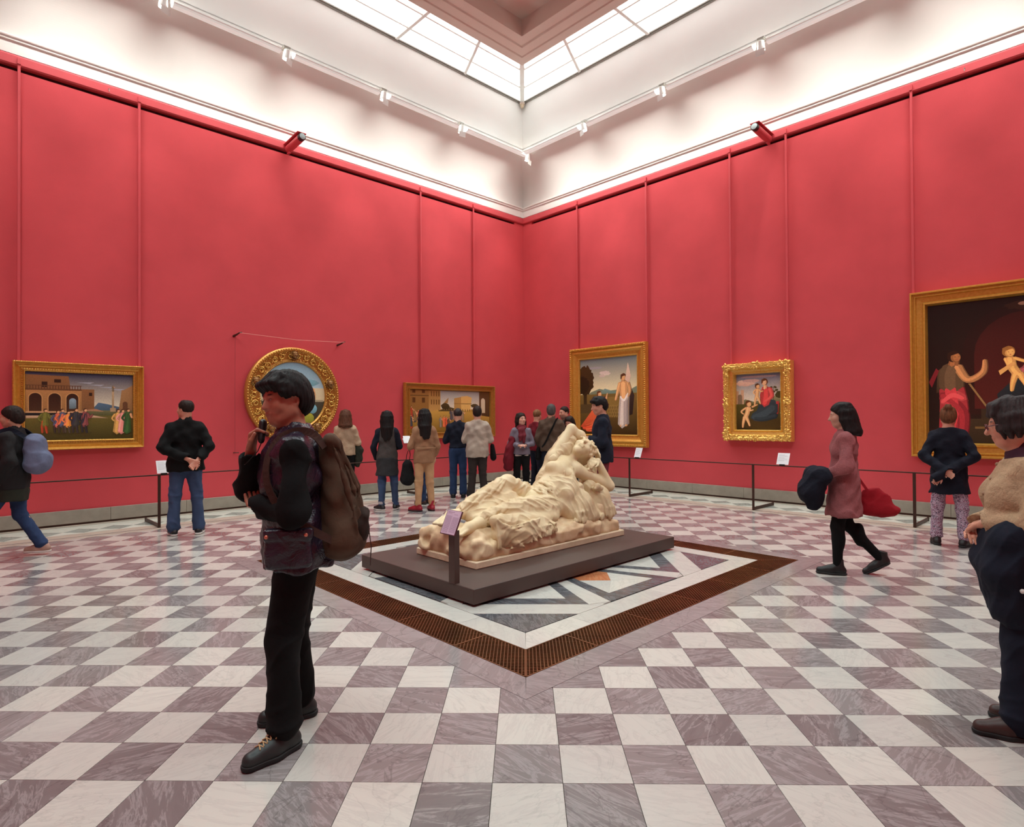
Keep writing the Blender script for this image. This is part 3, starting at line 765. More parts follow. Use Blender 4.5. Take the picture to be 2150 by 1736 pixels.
    def hand(w, f, n, s, L=1.0, curl=.5):
        f = np.array(f)/np.linalg.norm(f); n = np.array(n); n = n-f*(n@f); n = n/np.linalg.norm(n); sd = np.cross(f, n)*s; w = np.array(w)
        for q in (-.022, 0, .022): G.rc(w+sd*q*.6, w+f*.075+sd*q*1.15, .019, .017, k=.012)
        for i, q in enumerate((-.034, -.012, .011, .033)):
            l = (.070, .080, .075, .058)[i]*L; b = w+f*.085+sd*q; m_ = b+(f*math.cos(curl)+n*math.sin(curl))*l*.55; e = m_+(f*math.cos(curl*2)+n*math.sin(curl*2))*l*.5
            G.rc(b, m_, .0125, .0115, k=.006); G.rc(m_, e, .0115, .009, k=.004)
        t0 = w+f*.02-sd*.03; t1 = t0+f*.045-sd*.03+n*.012; G.rc(t0, t1, .016, .013, k=.01); G.rc(t1, t1+f*.04-sd*.004+n*.01, .0125, .010, k=.005)
    hand(S['Rwr'], (.05, -.35, -.9), (-.9, .2, .0), 1, curl=.35)
    hand(S['Lwr'], (-.88, .05, -.18), (.0, .35, -.9), -1, curl=.45)
    # feet crossed at the ankles
    for a, b, c in (((-.78, .10, .60), (-.96, .085, .585), (-1.10, .055, .535)), ((-.76, -.11, .515), (-.92, -.15, .49), (-1.06, -.18, .455))):
        a, b, c = map(np.array, (a, b, c))
        G.rc((a[0]+.2, a[1], a[2]+.05), a, .065, .055, k=.03); G.rc(a, b, .056, .058, k=.03); G.rc(b, c, .054, .036, k=.03)
        for i in range(5):
            o = np.array((0, -.050+.025*i, .004)); G.rc(b+o+np.array((-.06, 0, -.012)), c+o+np.array((-.025-.007*i, 0, -.004)), .016, .0155, k=.005)
        G.ell(a+np.array((.03, 0, -.035)), (.055, .046, .046), k=.03)
    G.obj('figure', M['st_skin'], ST)
    # --- hair
    Hh = SDF((ax(.76, 1.32, .0085), ax(-.28, .26, .0085), ax(.84, 1.38, .0085)))
    Hh.ell(hp(0, -.03, .045), hr(.106, .113, .110), HM, k=.02); Hh.ell((1.08, .05, 1.10), (.11, .12, .12), k=.05)
    cp = hp(0, .13, -.06); Hh.cut(hp(0, .075, .055), HM@np.array((0, 1, -.35)), k=.02)
    for i in range(26):
        a = i*2.4; rr_ = .035+.003*i
        p = hp(.105*math.cos(a)*min(1, .4+i*.03), .01-.06*math.sin(a)*.9, .06+.07*math.cos(i*1.7)*.8); Hh.ell(p, (.034, .026, .024), k=.012)
    for i in range(14):     # curls at the temple and locks falling on the shoulder
        t = i/13; Hh.ell((1.02-.10*t+.02*math.sin(i*2.1), -.13-.03*math.sin(i*1.3), 1.06-.14*t), (.034, .028, .026), k=.014)
    for i in range(9):
        t = i/8; Hh.ell(hp(-.09+.18*t, .075, .075+.01*math.sin(i*3)), (.02, .018, .018), k=.012)
    Hh.disp(sn((.003, 120, 60, 90, 0), (.003, -70, 130, 60, 1)))
    Hh.obj('hair', M['st_skin'], ST)
    # --- drapery: heavy cloth over legs, back and rock, with raised folds
    D = SDF((ax(-1.0, 1.32, .0085), ax(-.47, .42, .0085), ax(.23, 1.42, .0085)))
    RH, RK, RA = (.22, .14, .62), (-.10, .17, .83), (-.80, .11, .62)
    LH, LK, LA = (.28, -.10, .555), (-.34, -.17, .60), (-.72, -.09, .53)
    D.rc(RH, RK, .155, .10, k=.05); D.rc(RK, RA, .10, .065, k=.05)
    D.rc(LH, LK, .150, .105, k=.04); D.rc(LK, LA, .105, .065, k=.05)
    D.ell((.27, .02, .60), (.24, .20, .15), k=.06)
    D.rc((-.1, .0, .55), (-.6, .02, .52), .14, .11, k=.06); D.rc((-.2, .05, .66), (-.72, .02, .54), .12, .075, k=.06); D.ell((.1, -.1, .48), (.25, .22, .11), k=.05)
    # cloak behind the back and over the raised arm
    D.chain([(.88, .19, 1.31), (.72, .22, 1.08), (.58, .22, .86), (.44, .22, .64)], [.06, .085, .09, .12], k=.06)
    D.rc((.70, .17, 1.10), (.89, .15, 1.33), .085, .068, k=.04); D.rc((.80, .2, 1.05), (.98, .16, 1.10), .09, .07, k=.05)
    D.rc((.58, .1, 1.06), (.78, .1, 1.2), .06, .06, k=.05); D.rc((.80, .08, 1.10), (.90, .08, 1.28), .07, .055, k=.05); D.rc((1.0, .10, 1.22), (1.16, .06, .96), .07, .09, k=.05); D.rc((1.16, .05, .96), (1.12, .0, .70), .10, .12, k=.06)
    # mass under the arm, over the rock
    D.chain([(.62, -.17, .72), (.72, -.22, .58), (.78, -.27, .44)], [.09, .11, .10], k=.06); D.chain([(.92, -.16, .74), (1.02, -.22, .60), (1.10, -.26, .44)], [.09, .09, .08], k=.05)
    D.rc((.55, -.06, .72), (.45, -.12, .58), .12, .12, k=.05)
    D.ell((.66, -.17, .50), (.24, .17, .20), k=.06); D.ell((1.04, -.17, .56), (.17, .17, .22), k=.06); D.ell((.84, -.19, .42), (.30, .15, .12), k=.06)
    D.ell((.47, .0, .775), (.19, .185, .125), FR, k=.05); D.rc((.62, -.14, .84), (.50, -.17, .70), .07, .10, k=.05)
    # hanging cloth in front: a sheet over the edge of the rock, nested swags on the left, pleats on the right
    D.rc((-.70, -.31, .545), (.02, -.27, .47), .075, .07, k=.05)
    D.chain([(-.66, -.33, .42), (-.40, -.33, .40), (-.08, -.33, .42)], [.10, .10, .07], k=.05); D.chain([(-.66, -.345, .33), (-.40, -.35, .335), (-.16, -.345, .37)], [.055, .06, .045], k=.05)
    for i in range(9):
        t = i/8; uL = -.745+.004*i; uR = -.16-.03*i*0+.0*t; zl = .575-.012*i; zr = .52-.006*i; lo = .50-.027*i; um = -.60+.020*i
        pts = [(uL+(um-uL)*q+ (0 if q <= 1 else (uR-um)*(q-1)) if q <= 1 else um+(uR-um)*(q-1), -.375-.042*math.sin(math.pi*q/2), (zl+(lo-zl)*(1-(1-q)**2)) if q <= 1 else lo+(zr-lo)*(q-1)**1.6) for q in [j/5 for j in range(11)]]
        D.chain(pts, [.007]+[.013+.004*math.sin(j) for j in range(9)]+[.006], k=.011)
    for i in range(21):
        t = i/20; u0 = -.42+.46*t; u1 = -.46+.54*t+.006*math.sin(i*2.7); z0 = .515-.05*t; z1 = .255+.085*t
        D.chain([(u0, -.33, z0), (.5*(u0+u1)+.01*math.sin(i), -.395, .5*(z0+z1)+.04), (u1, -.405+.012*math.sin(i*2.3), z1)], [.009, .013, .015], k=.010)
    D.chain([(-.745, -.36, .56), (-.745, -.385, .42), (-.735, -.395, .28)], [.014, .018, .02], k=.012); D.chain([(-.73, -.40, .272), (-.6, -.405, .268), (-.46, -.405, .278)], .016, k=.012)
    D.cut((-.4, 0, .262), (-.10, 0, -1))
    for i in range(9): D.box((-.50+.07*i, -.52, .18), (-.43+.07*i, -.30, .278+.010*i+.006*math.sin(i*2)), .008, k=.008, op='sub')
    # folds wrapped round the legs
    def wrap(a, b, ra, rb, n, sl, r=.010, seed=0, arc=(-.3, 3.3)):
        a, b = np.array(a), np.array(b); d = b-a; L = np.linalg.norm(d); d = d/L; up_ = np.array((0, 0, 1.)); x = np.cross(d, up_); x /= np.linalg.norm(x); y = np.cross(x, d); q = random.Random(seed)
        for i in range(n):
            t0 = (i+.5)/n+q.uniform(-.03, .03); pts = []; l = q.uniform(.55, 1.0); s0 = q.uniform(0, .4)
            for j in range(8):
                th = arc[0]+(arc[1]-arc[0])*(s0+(1-s0)*l*j/7); t = t0+sl*(j/7-.5)+.02*math.sin(th*3+i)
                if not -.05 < t < 1.08: continue
                R_ = ra+(rb-ra)*min(max(t, 0), 1); pts.append(a+d*L*t+(x*math.cos(th)+y*math.sin(th))*(R_-.002))
            if len(pts) > 2: D.chain(pts, [r*(.45+.65*math.sin(math.pi*(k+.5)/len(pts))) for k in range(len(pts))], k=.010)
    wrap(RK, RA, .10, .065, 15, .75, .019, 1); wrap(RH, RK, .155, .10, 11, .45, .017, 2); wrap(RK, RA, .102, .067, 9, 1.1, .014, 11)
    wrap(LK, LA, .105, .065, 13, .7, .018, 3); wrap(LH, LK, .150, .105, 13, -.75, .017, 4); wrap((.42, .02, .66), (.18, .0, .56), .20, .20, 9, .3, .019, 5); wrap(LH, LK, .152, .107, 8, -1.2, .013, 12)
    # long folds
    def fold(pts, r, k=.012): D.chain(pts, [r*.5]+[r]*(len(pts)-2)+[r*.6], k=k)
    for i in range(13):
        t = i/12
        fold([(.50+.10*t, -.15-.05*t, .80-.02*t), (.54+.16*t, -.245-.03*t, .66-.03*t), (.52+.24*t, -.31-.03*math.sin(i*2), .50), (.50+.30*t, -.345, .40-.02*t)], .019+.005*math.sin(i*1.7))
    for i in range(10):
        t = i/9; fold([(.86+.12*t, -.25, .74-.01*t), (.96+.12*t, -.30, .62), (1.0+.15*t, -.335, .50), (1.0+.18*t+.01*math.sin(i*3), -.35, .40+.02*math.sin(i*2.2))], .019)
    for i in range(9):
        t = i/8; fold([(.90-.02*t, .10-.03*i*.3, 1.31-.05*t), (.76-.02*t, .12-.02*t, 1.18-.07*t), (.60-.03*t, .10, 1.02-.07*t), (.50-.05*t, .17, .84-.07*t), (.40-.05*t, .18, .72)], .018)
    for i in range(6):      # folded-over edge on the breast, strap
        t = i/5; fold([(.66-.10*t, -.19+.02*t, .84-.02*t), (.70-.11*t, -.225, .78-.02*t), (.74-.12*t, -.225+.01*t, .715-.01*t)], .018)
    fold([(.74, -.03, 1.02), (.68, -.10, .965), (.62, -.16, .90), (.56, -.19, .83), (.50, -.19, .76)], .022); fold([(.73, .02, 1.02), (.62, -.03, .99), (.55, -.10, .93), (.49, -.14, .84)], .014)
    D.ell((.905, -.30, .755), (.045, .035, .04), k=.01); D.ell((.95, -.31, .735), (.035, .03, .03), k=.01); D.ell((.875, -.295, .735), (.03, .028, .028), k=.01)   # knot of cloth
    for i in range(12):     # edge of the shawl along the ankle
        t = i/11; D.ell((-.70-.03*math.sin(t*3), -.30-.06*t, .585-.20*t), (.013, .012, .016), k=.006)
    D.box((.42, -.52, .20), (1.34, -.20, .385), .01, k=.02, op='sub')
    for i in range(13): D.ell((.47+.055*i, -.325+.02*math.sin(i*2.1), .40+.008*math.sin(i*1.7)), (.026, .03, .05), k=.02)
    rg = lambda p: (1-np.abs(np.sin(p)))**1.6
    def dfold(X, Y, Z):
        wp = 1.4*np.sin(X*7+Z*5)+1.1*np.sin(Y*13-X*9)+.7*np.sin(X*19+Z*11)
        leg = np.clip((.42-X)/.25, 0, 1)
        return -.010*leg*rg((Z*1.0+Y*.75)*21+X*8+wp)-.006*leg*rg((Z-Y*.5)*33-X*13+wp*1.3)-.011*(1-leg)*rg(X*30+Z*9+Y*18+wp)-.006*(1-leg)*rg(X*52+Z*13+wp*1.4)+.006
    D.disp(dfold)
    D.obj('drapery', M['st_drape'], ST)
statue()
# information stand on the plinth edge
SG = empty('information_stand', (*from_uv(-1.478, -.585), 0), math.radians(45), 'slim dark stand holding a lilac information panel beside the statue', 'sign')
MB().box((-.012, -.04, .02), (.0, .04, .62)).build('post', M['bronze'], SG, bevel=.002) if False else MB().box((.0, -.045, PZ1), (.055, -.035, .60)).box((.0, -.035, PZ1), (.010, .035, .60)).build('post', M['plinth'], SG, bevel=.001)
def panel_mat(name, bg, ink, scale=1.0):
    """paper with two columns of grey text lines (flat print)"""
    t = NT(name); co = t.n('ShaderNodeTexCoord').outputs['Generated']; sp = t.n('ShaderNodeSeparateXYZ'); t.l(co, sp.inputs[0])
    return t, sp
def text_lines(name, w, h, rows, mat, parent, xf, seed=1, th=.35):
    """flat print: rows = [(x0,x1,y,height)] in 0..1 of the sheet; xf maps (x,y,off) to 3D"""
    mb = MB(); q = random.Random(seed)
    for x0, x1, y, hh in rows:
        x = x0
        while x < x1-.01:
            l = min(q.uniform(.02, .07), x1-x); V = [xf(x, y, .0008), xf(x+l, y, .0008), xf(x+l, y+hh, .0008), xf(x, y+hh, .0008)]
            mb.add(V, [(0, 1, 2, 3)]); x += l+.014
    return mb.build(name, mat, parent)
lil = plain('lilac_panel', srgb(206, 176, 196), .5, var=.03); mar = plain('maroon_edge', srgb(84, 36, 48), .5); ink = plain('faded_print', srgb(150, 112, 136), .7)
def tilted(x0, z0, x1, z1, w):
    a, b = Vector((x0, w/2, z0)), Vector((x1, w/2, z1)); n = Vector((-(z1-z0), 0, x1-x0)).normalized()
    return lambda x, y, o: a + (b-a)*y + Vector((0, -w*x, 0)) + n*o
xf = tilted(-.045, .57, .045, .765, .20)
mb = MB(); V = [xf(x, y, o) for o in (-.012, 0) for x, y in ((0, 0), (1, 0), (1, 1), (0, 1))]
mb.add(V, [(3, 2, 1, 0), (4, 5, 6, 7), (0, 1, 5, 4), (1, 2, 6, 5), (2, 3, 7, 6), (3, 0, 4, 7)]); mb.build('backing', mar, SG)
pn = MB().add([xf(x, y, .0004) for x, y in ((.03, .03), (.97, .03), (.97, .985), (.03, .985))], [(0, 1, 2, 3)]).build('panel', lil, SG)
rows = [(.1, .55, .90, .022), (.1, .4, .86, .018), (.55, .8, .82, .018)] + [(.08, .47, .74-.035*i, .016) for i in range(20)] + [(.53, .93, .70-.035*i, .016) for i in range(18)]
text_lines('printed_text', .2, .2, rows, ink, pn, xf)
MB().box((-.012, -.02, .56), (.02, .02, .62)).build('bracket', mar, SG)
LE_PAPER = plain("white_card", srgb(226, 226, 230), .6, var=.02)
# ------------------------------------------------------------ paintings
def gold(name, a, b, rough=.34):
    t = NT(name); co = t.objc(); n = t.noise(co, 30, 3, .5); n2 = t.noise(co, 90, 3)
    t.base(t.ramp(n, [(.3, srgb(*a)), (.7, srgb(*b))])); t.set(Metallic=.5, Roughness=rough); t.bump(t.mth('ADD', n2, n), .12, .003); return t.m
M['gold'] = gold('gilded_wood', (206, 152, 62), (222, 170, 78)); M['gold2'] = gold('bright_gilding', (226, 178, 84), (244, 202, 110), .26); M['gold_d'] = gold('dull_gilding', (176, 124, 54), (196, 142, 66), .40)
def paint_mat():
    t = NT('oil_paint'); a = t.n('ShaderNodeVertexColor', layer_name='Col').outputs[0]; co = t.objc()
    n = t.noise(co, 55, 4, .6); t.base(t.mixc(1.0, a, t.ramp(n, [(.25, (1.35, 1.32, 1.27)), (.75, (1.85, 1.8, 1.74))]), 'MULTIPLY')); t.set(Roughness=.32, Specular_IOR_Level=.4); return t.m
M['oil'] = paint_mat()
class Paint:
    """flat picture: coloured polygons in 0..1 x 0..1 laid one over the other"""
    def __init__(s, w, h): s.w, s.h = w, h; s.V = []; s.F = []; s.C = []; s.k = 0
    def poly(s, pts, c, c2=None):
        """c at the bottom, c2 at the top (defaults to c)"""
        s.k += 1; n = len(s.V); ys = [p[1] for p in pts]; lo, hi = min(ys), max(ys); a = np.array(srgb(*c)[:3]); b = np.array(srgb(*(c2 or c))[:3])
        ar = sum(pts[i][0]*pts[(i+1) % len(pts)][1]-pts[(i+1) % len(pts)][0]*pts[i][1] for i in range(len(pts)))
        if ar < 0: pts = pts[::-1]
        for p in pts:
            x, y = min(max(p[0], 0), 1), min(max(p[1], 0), 1)
            s.V.append((x, y, s.k)); t = (p[1]-lo)/(hi-lo+1e-9); s.C.append(a*(1-t)+b*t)
        s.F.append(tuple(range(n, n+len(pts)))); return s
    def rect(s, x0, y0, x1, y1, c, c2=None): return s.poly([(x0, y0), (x1, y0), (x1, y1), (x0, y1)], c, c2)
    def ell(s, cx, cy, rx, ry, c, c2=None, n=18, wob=0.0, seed=0):
        q = random.Random(seed); return s.poly([(cx+rx*math.cos(2*math.pi*i/n)*(1+wob*q.uniform(-1, 1)), cy+ry*math.sin(2*math.pi*i/n)*(1+wob*q.uniform(-1, 1))) for i in range(n)], c, c2)
    def arch(s, x0, x1, y0, y1, c, c2=None):
        r = (x1-x0)/2*s.w/s.h; P = [(x0, y0), (x1, y0)]+[(x1-(x1-x0)*.5*(1-math.cos(math.pi*i/12)), y1-r+r*math.sin(math.pi*i/12)) for i in range(13)]; return s.poly(P, c, c2)
    def limb(s, pts, ws, c, c2=None):
        """tapered brush stroke through pts (picture units; ws = half widths as fractions of the height)"""
        a = s.h/s.w; n = len(pts); L = []; R = []
        Q = []
        for i in range(n-1):
            for j in range(7):
                t = j/7; p0, p1, p2, p3 = pts[max(i-1, 0)], pts[i], pts[i+1], pts[min(i+2, n-1)]
                f = lambda k: .5*(2*p1[k]+(p2[k]-p0[k])*t+(2*p0[k]-5*p1[k]+4*p2[k]-p3[k])*t*t+(3*p1[k]-p0[k]-3*p2[k]+p3[k])*t**3)
                Q.append((f(0), f(1), ws[i]+(ws[i+1]-ws[i])*t))
        Q.append((*pts[-1], ws[-1])); m = len(Q)
        for i, (x, y, w) in enumerate(Q):
            x0, y0, _ = Q[max(i-1, 0)]; x1, y1, _ = Q[min(i+1, m-1)]; dx, dy = (x1-x0)/a, y1-y0; l = math.hypot(dx, dy)+1e-9
            L.append((x-dy/l*w*a, y+dx/l*w)); R.append((x+dy/l*w*a, y-dx/l*w))
        x, y, w = Q[-1]; x0, y0, _ = Q[-2]; dx, dy = (x-x0)/a, y-y0; l = math.hypot(dx, dy)+1e-9; tip = [(x+dx/l*w*a*.8, y+dy/l*w*.8)]
        x, y, w = Q[0]; x1, y1, _ = Q[1]; dx, dy = (x1-x)/a, y1-y; l = math.hypot(dx, dy)+1e-9; tail = [(x-dx/l*w*a*.8, y-dy/l*w*.8)]
        for i in range(m-1):
            s.poly([L[i], R[i], R[i+1], L[i+1]], c, c2 if c2 else None); s.k -= 1
        s.poly([R[-1], tip[0], L[-1]], c); s.k -= 1; s.poly([L[0], tail[0], R[0]], c); return s
    def body(s, x, y, h, joints, c):
        """joints: strokes in figure units (dx,dy)*h, with half widths, shaded dark side first, then lit"""
        a = s.h/s.w; W = lambda p: (x+p[0]*h*a, y+p[1]*h)
        for off, f in ((.012, .62), (0.0, .92), (-.010, 1.12)):
            for pts, ws, cc in joints:
                col = tuple(min(255, int(v*f)) for v in (cc or c)); k = 1 if f < 1.1 else .45
                s.limb([W((px+off, py)) for px, py in pts], [w*h*k for w in ws], col)
        return s
    def head(s, x, y, r, skin, hair, turn=.3):
        a = s.h/s.w; s.ell(x, y+.1*r, 1.12*r*a, 1.2*r, hair); s.ell(x+turn*r*a*.5, y-.12*r, .86*r*a, 1.0*r, tuple(int(v*.8) for v in skin), skin); s.ell(x+turn*r*a*.75, y-.2*r, .6*r*a, .75*r, skin, tuple(min(255, int(v*1.1)) for v in skin))
        for e in (-.28, .38): s.ell(x+(turn*.75+e)*r*a, y+.0*r, .12*r*a, .06*r, tuple(int(v*.4) for v in skin), n=8)
        s.ell(x+(turn*.75+.05)*r*a, y-.55*r, .18*r*a, .06*r, (150, 70, 60), n=8); s.poly([(x-1.1*r*a, y-.4*r), (x-1.05*r*a, y+.9*r), (x, y+1.35*r), (x+1.0*r*a, y+.8*r), (x+.4*r*a, y+.62*r), (x-.5*r*a, y+.3*r), (x-.75*r*a, y-.5*r)], hair); return s
    def fig(s, x, y, h, robe, robe2=None, skin=(196, 150, 110), hair=(70, 44, 28), lean=0.0, legs=None, bend=.5):
        """small standing figure, feet at (x,y)"""
        J = []
        if legs: J += [([(-.05, .02), (-.06, .25), (-.03, .5)], [.03, .045, .06], legs), ([(.10, .0), (.06, .25), (.04, .5)], [.03, .045, .06], legs)]
        b = .34 if legs else .02
        J += [([(.0+lean*b, b), (.0+lean*.4, .5), (lean*.7, .76), (lean*.8, .84)], [.15, .11, .12, .07], robe)]
        if robe2: J += [([(-.08, b+.02), (-.02, .45), (.06, .78)], [.06, .07, .06], robe2)]
        J += [([(.10+lean*.7, .78), (.20, .62), (.30, .66+bend*.18)], [.045, .038, .022], robe if legs else skin), ([(-.11+lean*.7, .78), (-.17, .60), (-.08, .48)], [.045, .038, .025], robe2 or robe)]
        s.body(x, y, h, J, robe); a = s.h/s.w; s.head(x+lean*.9*h*a, y+.925*h, .062*h, skin, hair); return s
    def nude(s, x, y, h, lean=0.0, skin=(214, 166, 116), hair=(90, 54, 30)):
        J = [([(-.10, .0), (-.08, .18), (-.03, .38)], [.028, .048, .068], skin), ([(.17, .06), (.12, .2), (.04, .38)], [.028, .046, .07], skin), ([(.0, .38), (.0+lean*.5, .55), (lean*.7, .74)], [.085, .085, .095], skin), ([(.08+lean*.7, .74), (.19, .64), (.31, .66)], [.036, .032, .020], skin), ([(-.08+lean*.7, .74), (-.15, .60), (-.06, .50)], [.036, .032, .020], skin)]
        s.body(x, y, h, J, skin); a = s.h/s.w; s.head(x+lean*.8*h*a, y+.885*h, .105*h, skin, hair, .35); return s
    def build(s, name, parent, place):
        """place maps (x,y,offset) to wall-local 3D"""
        km = max(v[2] for v in s.V); V = [place(x, y, .0006+min(.00025, .009/km)*k) for x, y, k in s.V]; me = mesh(name, V, s.F, M['oil']); at = me.color_attributes.new('Col', 'FLOAT_COLOR', 'POINT'); C = np.ones((len(V), 4), np.float32); C[:, :3] = np.array(s.C); at.data.foreach_set('color', C.ravel()); return obj(name, me, parent)
def pic_arcade(w, h):
    p = Paint(w, h); p.rect(0, .45, 1, 1, (196, 190, 168), (34, 52, 84)); p.rect(0, 0, 1, .36, (54, 50, 20), (92, 84, 40))
    for i in range(5): p.poly([(.45+.1*i, .86-.03*i), (.62+.1*i, .87-.03*i), (.58+.1*i, .845-.03*i)], (150, 160, 172))
    p.poly([(.58, .42), (.66, .56), (.74, .54), (.85, .50), (1, .47), (1, .40)], (52, 74, 84), (74, 100, 124)); p.rect(.55, .36, 1, .44, (70, 74, 44), (96, 96, 66))
    p.poly([(0, .36), (.62, .36), (.76, .32), (.30, .335), (0, .32)], (150, 122, 96), (186, 156, 128)); p.poly([(0, .42), (.55, .43), (.72, .42), (.64, .46), (0, .46)], (150, 112, 84)); 
    p.poly([(.35, .42), (.62, .46), (.62, .76), (.35, .76)], (110, 76, 48), (130, 92, 58)); p.rect(.57, .66, .60, .71, (44, 32, 24)); p.poly([(0, .42), (.50, .42), (.50, .74), (0, .76)], (136, 98, 58), (166, 122, 76))
    p.poly([(0, .74), (.40, .74), (.38, .95), (0, .96)], (116, 82, 52), (140, 100, 62)); p.rect(.14, .78, .19, .86, (46, 32, 24)); p.rect(.25, .85, .31, .90, (46, 32, 24)); p.rect(0, .735, .50, .755, (92, 62, 40))
    for i in range(20): p.rect(.01+.025*i, .755, .018+.025*i, .80, (88, 60, 40))
    p.rect(0, .80, .50, .81, (96, 66, 44))
    for x0, x1 in ((.03, .14), (.20, .31), (.36, .47)): p.arch(x0-.008, x1+.008, .42, .705, (178, 136, 88)); p.arch(x0, x1, .42, .69, (62, 40, 26), (44, 28, 20))
    p.arch(.385, .45, .46, .62, (84, 100, 104), (130, 156, 172)); p.rect(0, .40, .52, .425, (176, 136, 100))
    p.poly([(.86, .44), (1, .44), (1, .84), (.91, .76), (.89, .76)], (128, 96, 62), (156, 120, 80)); p.arch(.90, .95, .44, .58, (88, 60, 40))
    p.rect(.775, .42, .83, .48, (150, 128, 98)); p.rect(.792, .48, .813, .74, (140, 118, 90), (176, 152, 116)); p.fig(.803, .74, .09, (110, 96, 74))
    for x, hh, r, r2, lg in ((.16, .36, (96, 96, 44), None, (150, 60, 34)), (.27, .34, (176, 92, 84), (70, 74, 96), (52, 44, 40)), (.31, .36, (74, 82, 104), (186, 96, 60), (60, 50, 40)), (.365, .33, (206, 132, 60), (214, 120, 76), (70, 60, 50)), (.435, .37, (52, 54, 52), (44, 46, 56), (50, 46, 44)), (.52, .37, (120, 66, 66), (42, 42, 50), (44, 42, 44)), (.84, .36, (182, 142, 78), None, None), (.885, .36, (190, 120, 112), (206, 140, 128), None), (.94, .37, (56, 84, 44), (44, 70, 40), None)):
        p.ell(x+.03, .10, .05, .012, (60, 54, 24)); p.fig(x, .10, hh, r, r2, legs=lg, lean=.06)
    return p
def pic_square(w, h):
    p = Paint(w, h); p.rect(0, .5, 1, 1, (206, 196, 172), (140, 146, 150)); p.rect(0, 0, 1, .55, (110, 82, 30), (176, 138, 66)); p.poly([(.33, .50), (.45, .62), (.52, .58), (.6, .55), (.6, .5)], (70, 62, 34)); p.ell(.42, .62, .05, .08, (46, 40, 22), (74, 60, 32), wob=.15)
    p.poly([(.40, .70), (.46, .84), (.45, .70)], (150, 116, 70)); p.poly([(0, .5), (.22, .48), (.22, 1), (0, 1)], (128, 92, 44), (140, 102, 56)); p.poly([(.22, .48), (.36, .55), (.36, 1), (.22, 1)], (168, 130, 74), (150, 112, 62)); p.rect(0, .86, .22, .88, (92, 64, 34))
    for x, y in ((.03, .70), (.14, .70), (.03, .93), (.14, .93)): p.rect(x, y, x+.035, y+.12, (84, 54, 28))
    for i in range(4): p.rect(.245+.03*i, .66, .258+.03*i, .78, (104, 72, 36)); p.rect(.245+.03*i, .86, .258+.03*i, .98, (104, 72, 36))
    p.poly([(.53, .52), (.62, .50), (.62, .86), (.53, .82)], (158, 122, 66), (176, 138, 78)); p.poly([(.62, .50), (.74, .53), (.76, .85), (.70, .89), (.62, .87)], (196, 158, 90), (206, 168, 100)); p.rect(.53, .68, .76, .70, (140, 106, 58))
    p.poly([(.86, .40), (1, .36), (1, 1), (.86, 1)], (66, 46, 28), (92, 66, 40)); p.arch(.885, .94, .46, .84, (176, 160, 130), (196, 186, 164)); p.ell(.80, .64, .05, .05, (70, 58, 32), wob=.15)
    q = random.Random(3)
    for i in range(26):
        x = q.uniform(.01, .19); y = .10+.30*q.random()*(1-x*2); p.fig(x, y, .26, q.choice([(150, 60, 40), (70, 54, 40), (120, 96, 60), (60, 64, 70), (170, 120, 70)]), lean=q.uniform(-.1, .1))
    for x, y, c in ((.36, .12, (120, 110, 96)), (.40, .13, (196, 96, 60)), (.43, .12, (176, 74, 50)), (.46, .10, (84, 66, 50)), (.49, .30, (70, 66, 74)), (.52, .30, (110, 96, 90)), (.60, .30, (84, 66, 54)), (.64, .28, (130, 110, 84))): p.fig(x, y, .26, c)
    for i in range(16): p.fig(.34+.03*i, .50, .06, (90, 66, 40))
    return p
